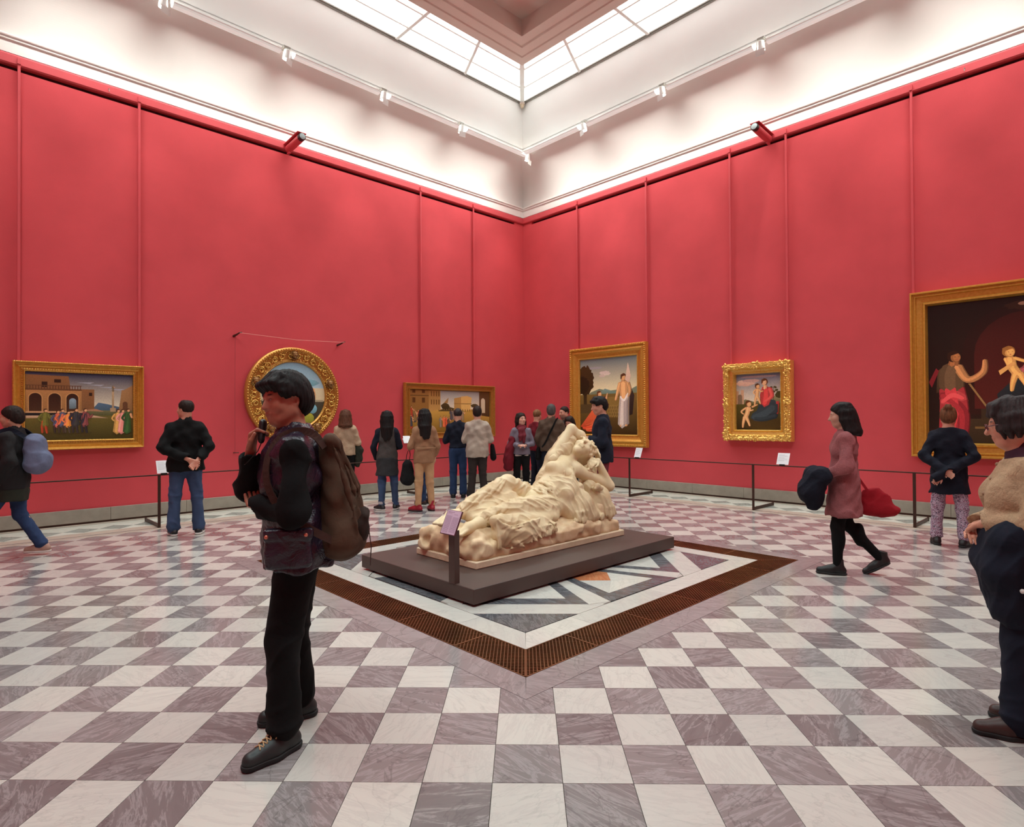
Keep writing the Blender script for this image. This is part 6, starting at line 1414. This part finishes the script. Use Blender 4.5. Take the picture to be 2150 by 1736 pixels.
for e in (-1, 1):
    band(p, bp, 'shoulder_strap', C_('strap_web', (66, 44, 38)), [(e*.11, -.13, 1.40), (e*.115, -.085, 1.462), (e*.122, -.02, 1.482), (e*.125, .06, 1.45), (e*.135, .115, 1.36), (e*.155, .115, 1.24), (e*.185, .05, 1.12), (e*.195, -.06, 1.04), (e*.165, -.17, .97)], .036, .006)
band(p, bp, 'hanging_strap', LE['brown'], [(-.10, -.335, 1.0), (-.105, -.345, .92), (-.10, -.34, .83)], .012, .004, [(0, -1, 0)]*3)
# audio guide in his right hand
ag = carried(p, 'audio_guide', 'small black audio guide held to the chin of the man in the vest', 'audio guide')
def agf(G): G.rc((.01, .155, 1.44), (.045, .150, 1.515), .019, .024, k=.01, sc=(1.2, .8, 1))
piece(p, ag, 'handset', M['black'], agf, (-.03, .09, 1.40), (.13, .22, 1.60), .005)
mb = MB()
for dx in (0, .018): mb.tube([Vector(q)*p.sc for q in ((.005+dx, .155, 1.425), (-.005+dx, .17, 1.385), (-.015+dx*1.4, .205, 1.345), (.005+dx, .225, 1.325), (.045, .24, 1.32))], .0018, 5)
mb.build('cord', M['black'], ag)

# ------------------------------------------------------------ woman at the right edge
p = Person('woman in an oatmeal cardigan and glasses carrying a navy jacket', (2.45, 2.98), 152, 1.63, dict(
    ankL=(-.10, .05, .085), ankR=(.12, -.06, .085), kneeL=(-.10, .05, .49), kneeR=(.105, .0, .49), elL=(-.225, .0, 1.12), wrL=(-.07, .185, 1.09), elR=(.225, .0, 1.12), wrR=(.07, .19, 1.06),
    handL=((.9, .2, -.2), (0, -.3, -1), .5), handR=((-.9, .2, -.2), (0, -.3, -1), .5), head=(-4, -10, 0), hoff=(0, .02, -.01), toeL=(-.15, 1)), skin=(206, 146, 122), h=.0085, fine=.0048, slim=1.08, fem=True)
p.body(col_brow=(70, 56, 50), fine_face=.0042, nose=1.1); p.hair('bob', HB['salt'], vol=.022, h=.0058)
def bust(G):
    for e in (-1, 1): G.ell((e*.075, .105, 1.235), (.085, .075, .085), k=.06)
p.top('cardigan', K['knit'], hem=.93, t=.024, folds=.006, extra=bust, h=.0085, neck=1.455, cuff=.014)
bts = [(0.0, p.front_y(0, z)+.002, z) for z in (1.405, 1.325, 1.245, 1.165, 1.085)]
for q in bts: MB().sphere(Vector(q)*p.sc, .010, 10, 6).build('button', leather('button_horn', (150, 112, 84)), p.e, smooth=True)
p.top('turtleneck', K['plum'], hem=1.30, t=.006, arms='', collar=(.068, 1.535, .1), folds=.002, h=.008, neck=1.49)
p.trousers(K['navy'], t=.016, straight=.028, h=.0085); p.shoes(LE['brown'], LE['sole'], h=.008, bulk=1.05)
gm = plain('burgundy_glasses_rim', srgb(96, 30, 40), .35); mb = MB(); H = lambda *a: Vector(p.hp(*a))*p.sc
for e in (-1, 1):
    mb.tube([H(e*.034+.024*math.cos(a), .115, 1.634+.016*math.sin(a)) for a in [i*math.pi/8 for i in range(17)]], .0022, 5, cap=False)
    mb.tube([H(e*.058, .113, 1.640), H(e*.078, .08, 1.642), H(e*.085, .0, 1.638), H(e*.083, -.015, 1.625)], .0022, 5)
mb.tube([H(-.011, .116, 1.638), H(0, .120, 1.641), H(.011, .116, 1.638)], .002, 5); mb.build('glasses', gm, p.e)
MB().tube([H(-.086, .004, 1.588), H(-.089, .006, 1.578), H(-.086, .002, 1.572)], .003, 6).build('earring', plain('gold_earring', srgb(212, 176, 110), .25, .9), p.e)
cj = carried(p, 'carried_jacket', 'navy jacket with white snaps draped over the arm of the woman in the cardigan', 'jacket')
def jk(G):
    G.rc((-.19, .18, 1.07), (.15, .26, 1.08), .085, .085, k=.04); G.ell((-.05, .30, 1.03), (.22, .10, .10), k=.05)
    G.chain([(-.17, .27, 1.05), (-.16, .31, .88), (-.12, .28, .68), (-.07, .20, .50)], [.09, .10, .085, .06], k=.05)
    G.chain([(-.02, .32, 1.04), (-.02, .34, .90), (.0, .28, .70), (.02, .22, .52)], [.08, .09, .09, .06], k=.05); G.chain([(.1, .30, 1.04), (.12, .28, .85), (.1, .22, .66)], [.08, .08, .06], k=.05)
    G.chain([(-.20, .16, 1.05), (-.215, .17, .90), (-.18, .15, .72)], [.07, .07, .06], k=.04)
    for i in range(9): t = i/8; G.chain([(-.25+.26*t, .24+.12*math.sin(t*3), 1.06), (-.26+.28*t, .30+.11*math.sin(t*3), .88), (-.19+.22*t, .27+.08*math.sin(t*3), .62)], [.012, .018, .012], k=.02)
cj.location = p.e.location + Vector((math.cos(p.e.rotation_euler[2]+math.pi/2), math.sin(p.e.rotation_euler[2]+math.pi/2), 0))*-.19
piece(p, cj, 'cloth', K['navy'], jk, (-.38, -.0, .38), (.30, .50, 1.22), .010, wr(.007, 27))
for q in ((-.255, .30, 1.06), (-.245, .335, .86), (-.27, .27, .80), (-.23, .345, .95)): MB().sphere(Vector(q)*p.sc, .011, 10, 6).build('snap', LE['white'], cj, smooth=True)

# ------------------------------------------------------------ visitors along the left wall
p = Person('person in a dark coat walking with a blue grey backpack', (-5.86, 6.72), 196, 1.72, dict(ankL=(-.09, .26, .085), kneeL=(-.09, .22, .49), ankR=(.10, -.26, .11), kneeR=(.10, -.02, .49), elL=(-.23, -.08, 1.13), wrL=(-.22, .08, .93), head=(0, -6, 0)), h=.013)
p.body(); p.hair('short', HB['dark']); p.top('jacket', K['charcoal'], hem=.80, t=.028, collar=(.08, 1.54, 0)); p.top('coat_skirt', K['olive'], hem=.66, t=.022, arms=''); p.trousers(K['jeans2'], straight=.012); p.shoes(LE['beige'], LE['white'])
b = carried(p, 'backpack', 'pale blue grey backpack on the walking person in the dark coat', 'backpack')
piece(p, b, 'sack', K['greybag'], lambda G: (G.rc((0, -.22, 1.34), (0, -.24, 1.08), .10, .12, k=.04, sc=(1.4, 1, 1)), G.ell((0, -.32, 1.12), (.13, .07, .11), k=.03)), (-.25, -.46, .88), (.25, -.06, 1.52), .012, wr(.006, 25))
for e in (-1, 1): band(p, b, 'shoulder_strap', K['navy'], [(e*.11, -.17, 1.40), (e*.125, -.04, 1.487), (e*.14, .08, 1.45), (e*.155, .135, 1.34), (e*.175, .10, 1.18), (e*.19, -.05, 1.08)], .05, .008)

p = Person('man in a black jacket with hands clasped behind his back', (-4.62, 8.05), 122, 1.83, dict(elL=(-.255, -.10, 1.14), elR=(.265, -.09, 1.14), wrL=(.03, -.215, .985), wrR=(.11, -.215, .955), handL=((.8, -.1, -.45), (0, -1, 0), .5), handR=((-.5, -.3, -.6), (0, -1, 0), .7),
    ankL=(-.14, .02, .085), ankR=(.15, -.01, .085), kneeL=(-.125, .02, .49), kneeR=(.13, .01, .49), head=(38, 0, 0), toeL=(-.25, 1), toeR=(.3, 1)), skin=(196, 134, 112), slim=1.06)
p.body(); p.hair('crop', HB['dark'], vol=.010, bald=True); p.top('jacket', K['black'], hem=.83, t=.030, collar=(.082, 1.545, .0), folds=.010, flare=.01); p.trousers(K['jeans'], straight=.026, folds=.008); p.shoes(LE['black'], LE['white'], stripe=LE['white'])

p = Person('woman in a beige sweater with shoulder length brown hair', (-3.42, 11.35), 105, 1.73, dict(elL=(-.22, .02, 1.13), wrL=(-.14, .2, 1.08), elR=(.235, .0, 1.13), wrR=(.16, .2, 1.06), handL=((.3, 1, 0), (0, 0, 1), .5), handR=((-.3, 1, 0), (0, 0, 1), .5)), fem=True)
p.body(hands=''); p.hair('mid', HB['brown'], vol=.022); p.top('sweater', K['beige'], hem=.89, t=.026, folds=.008); p.trousers(K['black'], straight=.004); p.shoes(LE['black'], LE['sole'])
b = carried(p, 'folded_coat', 'dark green coat over the arm of the woman in the beige sweater', 'coat')
piece(p, b, 'cloth', K['olive'], lambda G: G.chain([(.22, .06, 1.09), (.25, .03, .98), (.24, .03, .80), (.22, .04, .70)], [.06, .075, .07, .05], k=.04), (.1, -.12, .6), (.38, .2, 1.2), .012, wr(.008, 30))

p = Person('woman in a long grey cardigan with navy sleeves and jeans', (-2.36, 10.22), 100, 1.69, dict(elL=(-.235, -.05, 1.12), wrL=(-.20, .10, .92), elR=(.225, .0, 1.13), wrR=(.12, .19, 1.08), ankL=(-.10, -.03, .085), ankR=(.14, .04, .085), kneeR=(.12, .03, .49), head=(-6, 0, 0), toeL=(-.7, .7), toeR=(.25, 1), handL=((.2, .5, -.8), (1, 0, 0), .6)), fem=True)
p.body(hands='L'); p.hair('long', HB['black'], vol=.020); p.top('cardigan', K['greyc'], hem=.62, t=.022, arms='', flare=.012, folds=.008); p.top('cardigan_hem', K['dgrey'], hem=.615, t=.026, arms='', flare=.014, neck=.90); p.top('sleeves', K['dknavy'], hem=1.2, t=.018)
p.trousers(K['jeans'], straight=.004, end=.94, folds=.007); p.shoes(LE['black'], LE['white'])
for c in 'LR':
    a = p.P('ank'+c); MB().lathe([(.052*p.sc, .0), (.060*p.sc, .0), (.060*p.sc, .045), (.052*p.sc, .045)], 16, mat=Matrix.Translation(Vector((a[0], a[1]+.005, .115))*p.sc)).build('jean_cuff', C_('pale_denim', (176, 170, 172)), p.e)

p = Person('woman in a tan jacket and red boots with very long black hair', (-1.70, 10.10), 112, 1.72, dict(elL=(-.235, .0, 1.12), wrL=(-.20, .22, 1.14), elR=(.225, -.03, 1.13), wrR=(.21, .10, .93), head=(32, -4, 0), ankL=(-.11, .0, .085), ankR=(.13, .0, .085), toeL=(-.75, .7), toeR=(-.1, 1), handL=((-.1, 1, .15), (1, 0, 0), .6)), fem=True)
p.body(); p.hair('long', HB['black'], vol=.016); p.top('jacket', K['tan'], hem=.83, t=.020, collar=(.078, 1.52, .1), folds=.008); p.trousers(K['khaki'], straight=.002, end=.9, folds=.006); p.shoes(LE['red'], leather('dark_red_sole', (60, 14, 22)), boot=.08)
mb = MB(); mb.tube([Vector((-.165, -.135, 1.09))*p.sc, Vector((0, -.158, 1.09))*p.sc, Vector((.165, -.135, 1.09))*p.sc], .012, 6); mb.build('belt', K['tan'], p.e)
b = carried(p, 'backpack', 'black backpack hanging from the arm of the woman in the tan jacket', 'backpack')
piece(p, b, 'sack', C_('black_nylon', (18, 17, 19)), lambda G: (G.rc((-.27, .10, .80), (-.27, .12, .56), .085, .125, k=.04, sc=(1, 1.1, 1)), G.ell((-.27, .03, .55), (.10, .06, .10), k=.03)), (-.46, -.12, .38), (-.08, .32, .98), .012, wr(.006, 25))
for dx in (-.03, .03): band(p, b, 'strap', K['black'], [(-.27+dx, .10, .84), (-.25+dx, .12, .97), (-.23, .14, 1.09), (-.215, .16, 1.135)], .03, .006, [(-1, 0, 0)]*4)
b = carried(p, 'brochure', 'folded white brochure in the hand of the woman in the tan jacket', 'brochure')
MB().box((-.06, 0, -.005), (.06, .16, 0), mat=Matrix.Translation(Vector((-.235, .29, 1.165))*p.sc)@Matrix.Rotation(.5, 4, 'X')).box((-.06, 0, -.001), (.06, .16, .003), mat=Matrix.Translation(Vector((-.235, .29, 1.165))*p.sc)@Matrix.Rotation(.85, 4, 'X')).build('pages', LE['paper'], b)

p = Person('visitor in blue jeans standing behind the woman in tan', (-1.80, 10.95), 150, 1.60, dict(ankL=(-.10, .02, .085), ankR=(.12, .0, .085), toeL=(-.1, 1)), h=.014)
p.body(hands=''); p.hair('crop', HB['dark']); p.top('jacket', K['blue'], hem=.86, t=.02); p.trousers(K['jeans2'], straight=.018); p.shoes(LE['brown'], LE['sole'])

p = Person('man in a pale grey shirt seen from behind', (-.90, 11.42), 96, 1.80, dict(elL=(-.24, .02, 1.13), wrL=(-.12, .22, 1.10), elR=(.25, .0, 1.13), wrR=(.14, .22, 1.10), head=(0, -8, 0), ankL=(-.13, 0, .085), ankR=(.13, 0, .085)), slim=1.12)
p.body(hands=''); p.hair('short', HB['dark'], vol=.008); p.top('shirt', K['shirt'], hem=.80, t=.020, collar=(.07, 1.52, .1), folds=.010); p.trousers(K['darkbrown'], straight=.024); p.shoes(LE['black'], LE['sole'])
b = carried(p, 'shoulder_bag', 'dark bag at the side of the man in the pale shirt', 'bag')
piece(p, b, 'pouch', K['black'], lambda G: G.rc((.28, .05, 1.0), (.30, .06, .80), .05, .075, k=.03, sc=(.8, 1.5, 1)), (.15, -.14, .66), (.44, .26, 1.1), .012)
band(p, b, 'strap', K['black'], [(.26, .05, 1.04), (.22, .06, 1.2), (.17, .03, 1.42), (.12, -.04, 1.475)], .03, .006)

p = Person('man in a navy jacket beside the man in the pale shirt', (-1.32, 11.85), 98, 1.76, dict(elL=(-.24, .02, 1.13), wrL=(-.12, .22, 1.12), elR=(.24, .02, 1.13), wrR=(.12, .22, 1.12), head=(-12, -8, 0)))
p.body(hands=''); p.hair('crop', HB['salt'], vol=.009); p.top('jacket', K['navy'], hem=.98, t=.026, collar=(.078, 1.53, .1), folds=.009); p.trousers(K['jeans2'], straight=.022); p.shoes(LE['black'], LE['sole'])

# ------------------------------------------------------------ group in the corner
p = Person('woman in a mauve sweater and red scarf facing the statue', (-.06, 11.70), -84, 1.66, dict(elL=(-.235, -.02, 1.13), wrL=(-.055, .20, 1.09), elR=(.235, -.02, 1.13), wrR=(.055, .20, 1.09), handL=((.8, .5, .2), (0, 0, -1), .8), handR=((-.8, .5, .2), (0, 0, -1), .8), head=(28, 2, 0)), fem=True, skin=(214, 160, 140))
p.body(); p.hair('long', HB['dark'], vol=.016); p.top('sweater', K['sweater'], hem=.90, t=.018, folds=.006, neck=1.45); p.top('white_hem', C_('cream_cotton', (206, 186, 176)), hem=.875, t=.014, arms='', neck=.935); p.trousers(K['black'], straight=.006); p.shoes(LE['black'], LE['sole'])
def sf(G):
    G.rc((-.055, .03, 1.46), (.055, .03, 1.46), .048, k=.03); G.rc((-.04, .06, 1.45), (.03, .115, 1.41), .04, k=.03); G.chain([(-.03, .11, 1.43), (-.045, .135, 1.30), (-.04, .135, 1.16)], [.036, .036, .026], k=.03); G.chain([(.035, .11, 1.42), (.03, .137, 1.28), (.04, .135, 1.20)], [.036, .036, .028], k=.03); G.rc((0, -.06, 1.47), (.0, .02, 1.47), .07, k=.03); G.rc((0, -.03, 1.52), (0, .02, 1.62), .058, op='sub', k=.01)
piece(p, p.e, 'scarf', K['scarf'], sf, (-.16, -.16, 1.08), (.16, .22, 1.56), .011, wr(.006, 45))
b = carried(p, 'carried_coat', 'wine red coat hanging over the arm of the woman with the scarf', 'coat')
piece(p, b, 'cloth', K['wine'], lambda G: (G.chain([(.20, .05, 1.15), (.25, .06, 1.02), (.27, .05, .82), (.27, .04, .66)], [.07, .08, .10, .10], k=.05), G.ell((.20, .03, 1.22), (.07, .07, .06), k=.03)), (.05, -.12, .52), (.45, .24, 1.34), .013, wr(.009, 30))

p = Person('man in a grey jacket, only his face over the group', (.85, 12.55), -130, 1.80, dict(head=(-18, -6, 0)), skin=(206, 150, 128)); p.body(hands='', beard=(.10, .07, .06)); p.hair('crop', HB['dark'], vol=.008); p.top('jacket', K['greyc'], hem=.86, t=.022, collar=(.074, 1.53, .1)); p.trousers(K['jeans']); p.shoes(LE['black'], LE['sole'])
p = Person('fair haired man in a wine sweater behind the scarf woman', (.27, 12.75), 40, 1.74, dict(head=(20, -8, 0)), skin=(204, 146, 124)); p.body(hands=''); p.hair('crop', HB['blond'], vol=.010); p.top('sweater', K['wine'], hem=.88, t=.022, collar=(.07, 1.50, .1)); p.trousers(K['navy']); p.shoes(LE['black'], LE['sole'])
p = Person('short dark haired woman half hidden by the statue elbow', (.92, 11.95), -105, 1.59, dict(head=(-15, -22, 0)), fem=True, skin=(206, 150, 130)); p.body(hands=''); p.hair('mid', HB['dark'], vol=.018); p.top('sweater', K['charcoal'], hem=.86, t=.022); p.trousers(K['black']); p.shoes(LE['black'], LE['sole'])
p = Person('man in a brown jacket with a strap across his back', (.53, 11.72), 82, 1.83, dict(elL=(-.255, -.03, 1.12), wrL=(-.22, .10, .93), elR=(.255, -.02, 1.12), wrR=(.20, .14, .95), head=(4, 0, 0)), slim=1.12)
p.body(); p.hair('short', HB['grey'], vol=.010); p.top('jacket', K['brownj'], hem=.88, t=.028, collar=(.08, 1.54, .0), folds=.010); p.trousers(K['navy'], straight=.024); p.shoes(LE['black'], LE['sole'])
b = carried(p, 'messenger_bag', 'black strap bag slung across the man in the brown jacket', 'bag')
band(p, b, 'strap', K['black'], [(.13, -.03, 1.49), (.10, -.11, 1.46), (.05, -.175, 1.34), (-.02, -.185, 1.2), (-.09, -.175, 1.05), (-.17, -.12, .95)], .035, .006)
piece(p, b, 'pouch', K['black'], lambda G: G.rc((-.24, -.02, .92), (-.25, -.02, .76), .045, .06, k=.02, sc=(.9, 1.7, 1)), (-.4, -.2, .62), (-.1, .16, 1.02), .013)
b = carried(p, 'leaflet', 'small white leaflet held by the man in the brown jacket', 'leaflet')
MB().box((-.05, -.002, -.07), (.05, .002, .07), mat=Matrix.Translation(Vector((.27, .06, 1.0))*p.sc)@Matrix.Rotation(.25, 4, 'Y')).build('page', LE['paper'], b)

p = Person('young man in a navy jacket and burgundy trousers reading leaflets', (1.17, 8.98), 172, 1.87, dict(elL=(-.235, -.01, 1.12), wrL=(-.10, .22, 1.17), elR=(.235, .0, 1.12), wrR=(.10, .24, 1.18), handL=((.4, .9, .1), (0, 0, 1), .6), handR=((-.4, .9, .1), (0, 0, 1), .6), head=(14, -12, 0), hoff=(0, .015, 0)), skin=(198, 144, 122), fine=.006)
p.body(col_brow=(26, 20, 20)); p.hair('fringe', HB['black'], vol=.014); p.top('jacket', K['navy'], hem=.84, t=.028, collar=(.084, 1.515, .15), folds=.009); p.trousers(K['burg'], straight=.008); p.shoes(LE['black'], LE['sole'])
b = carried(p, 'leaflets', 'sheaf of leaflets in the hands of the young man', 'leaflets')
for i in range(3): MB().box((-.10, 0, -.002), (.09-.02*i, .14, .002), mat=Matrix.Translation(Vector((.0, .26, 1.20+.012*i))*p.sc)@Matrix.Rotation(.35+.12*i, 4, 'X')@Matrix.Rotation(.15*i, 4, 'Z')).build('sheet', [LE['paper'], LE['beige'], LE['paper']][i], b)

# ------------------------------------------------------------ visitors along the right wall
p = Person('woman in a pink tweed coat walking past the barrier', (3.16, 5.98), 158, 1.68, dict(ankL=(-.07, .07, .085), kneeL=(-.08, .07, .49), ankR=(.08, -.34, .16), kneeR=(.085, -.03, .50), liftR=.55, elL=(-.23, .0, 1.12), wrL=(-.16, .21, 1.02), elR=(.235, -.08, 1.12), wrR=(.22, .0, .90), head=(0, -8, 0)), fem=True, skin=(196, 146, 126))
p.body(); p.hair('mid', HB['black'], vol=.018); p.top('coat', K['pinkc'], hem=.60, t=.026, flare=.04, folds=.009, collar=(.076, 1.50, .1)); p.trousers(K['black'], t=.004, straight=0.0, end=1.0, folds=.002, name='tights', bunch=False); p.shoes(LE['black'], LE['sole'], boot=.06)
b = carried(p, 'carried_jacket', 'dark navy jacket bundled on the arm of the woman in pink', 'jacket')
piece(p, b, 'cloth', K['dknavy'], lambda G: (G.rc((-.22, .20, 1.02), (-.05, .28, 1.03), .08, k=.04), G.chain([(-.17, .27, 1.0), (-.17, .31, .86), (-.15, .29, .74)], [.10, .12, .08], k=.05), G.chain([(-.05, .30, 1.0), (-.05, .31, .86), (-.06, .28, .76)], [.08, .09, .06], k=.05)), (-.38, .05, .58), (.14, .52, 1.16), .012, wr(.010, 28))
b = carried(p, 'tote_bag', 'red tote bag swinging behind the woman in the pink coat', 'bag')
piece(p, b, 'pouch', K['red'], lambda G: (G.rc((.10, -.28, .80), (.10, -.30, .72), .08, .10, k=.04, sc=(.6, 1.5, 1)), G.ell((.10, -.32, .66), (.07, .19, .07), k=.04)), (-.06, -.58, .52), (.26, -.05, .96), .012, wr(.007, 26))
for e in (-.03, .03): band(p, b, 'handle', K['red'], [(.10+e, -.22, .86), (.15+e*.6, -.15, .98), (.20, -.08, 1.08), (.225, -.06, 1.12)], .022, .006, [(1, 0, 0)]*4)

p = Person('girl in a navy cardigan and floral trousers with her hair in a bun', (5.10, 7.28), 54, 1.66, dict(elL=(-.255, -.09, 1.13), elR=(.255, -.09, 1.13), wrL=(-.05, -.20, .97), wrR=(-.09, -.215, .90), handL=((.7, -.1, -.6), (0, -1, 0), .5), handR=((-.45, -.1, -.85), (0, -1, 0), .6), ankL=(-.14, .0, .085), ankR=(.14, -.02, .085), kneeL=(-.125, .01, .49), kneeR=(.125, .01, .49), toeL=(-.25, 1), toeR=(.3, 1)), fem=True, skin=(206, 150, 128))
p.body(hands=''); p.hair('bun', HB['auburn'], vol=.014); p.top('cardigan', K['dknavy'], hem=.66, t=.024, flare=.03, folds=.009, sleeve=1.28, cuff=.012); p.trousers(K['floral'], straight=.012, end=.90, folds=.007); p.shoes(LE['black'], LE['sole'], boot=.07, bulk=1.1)
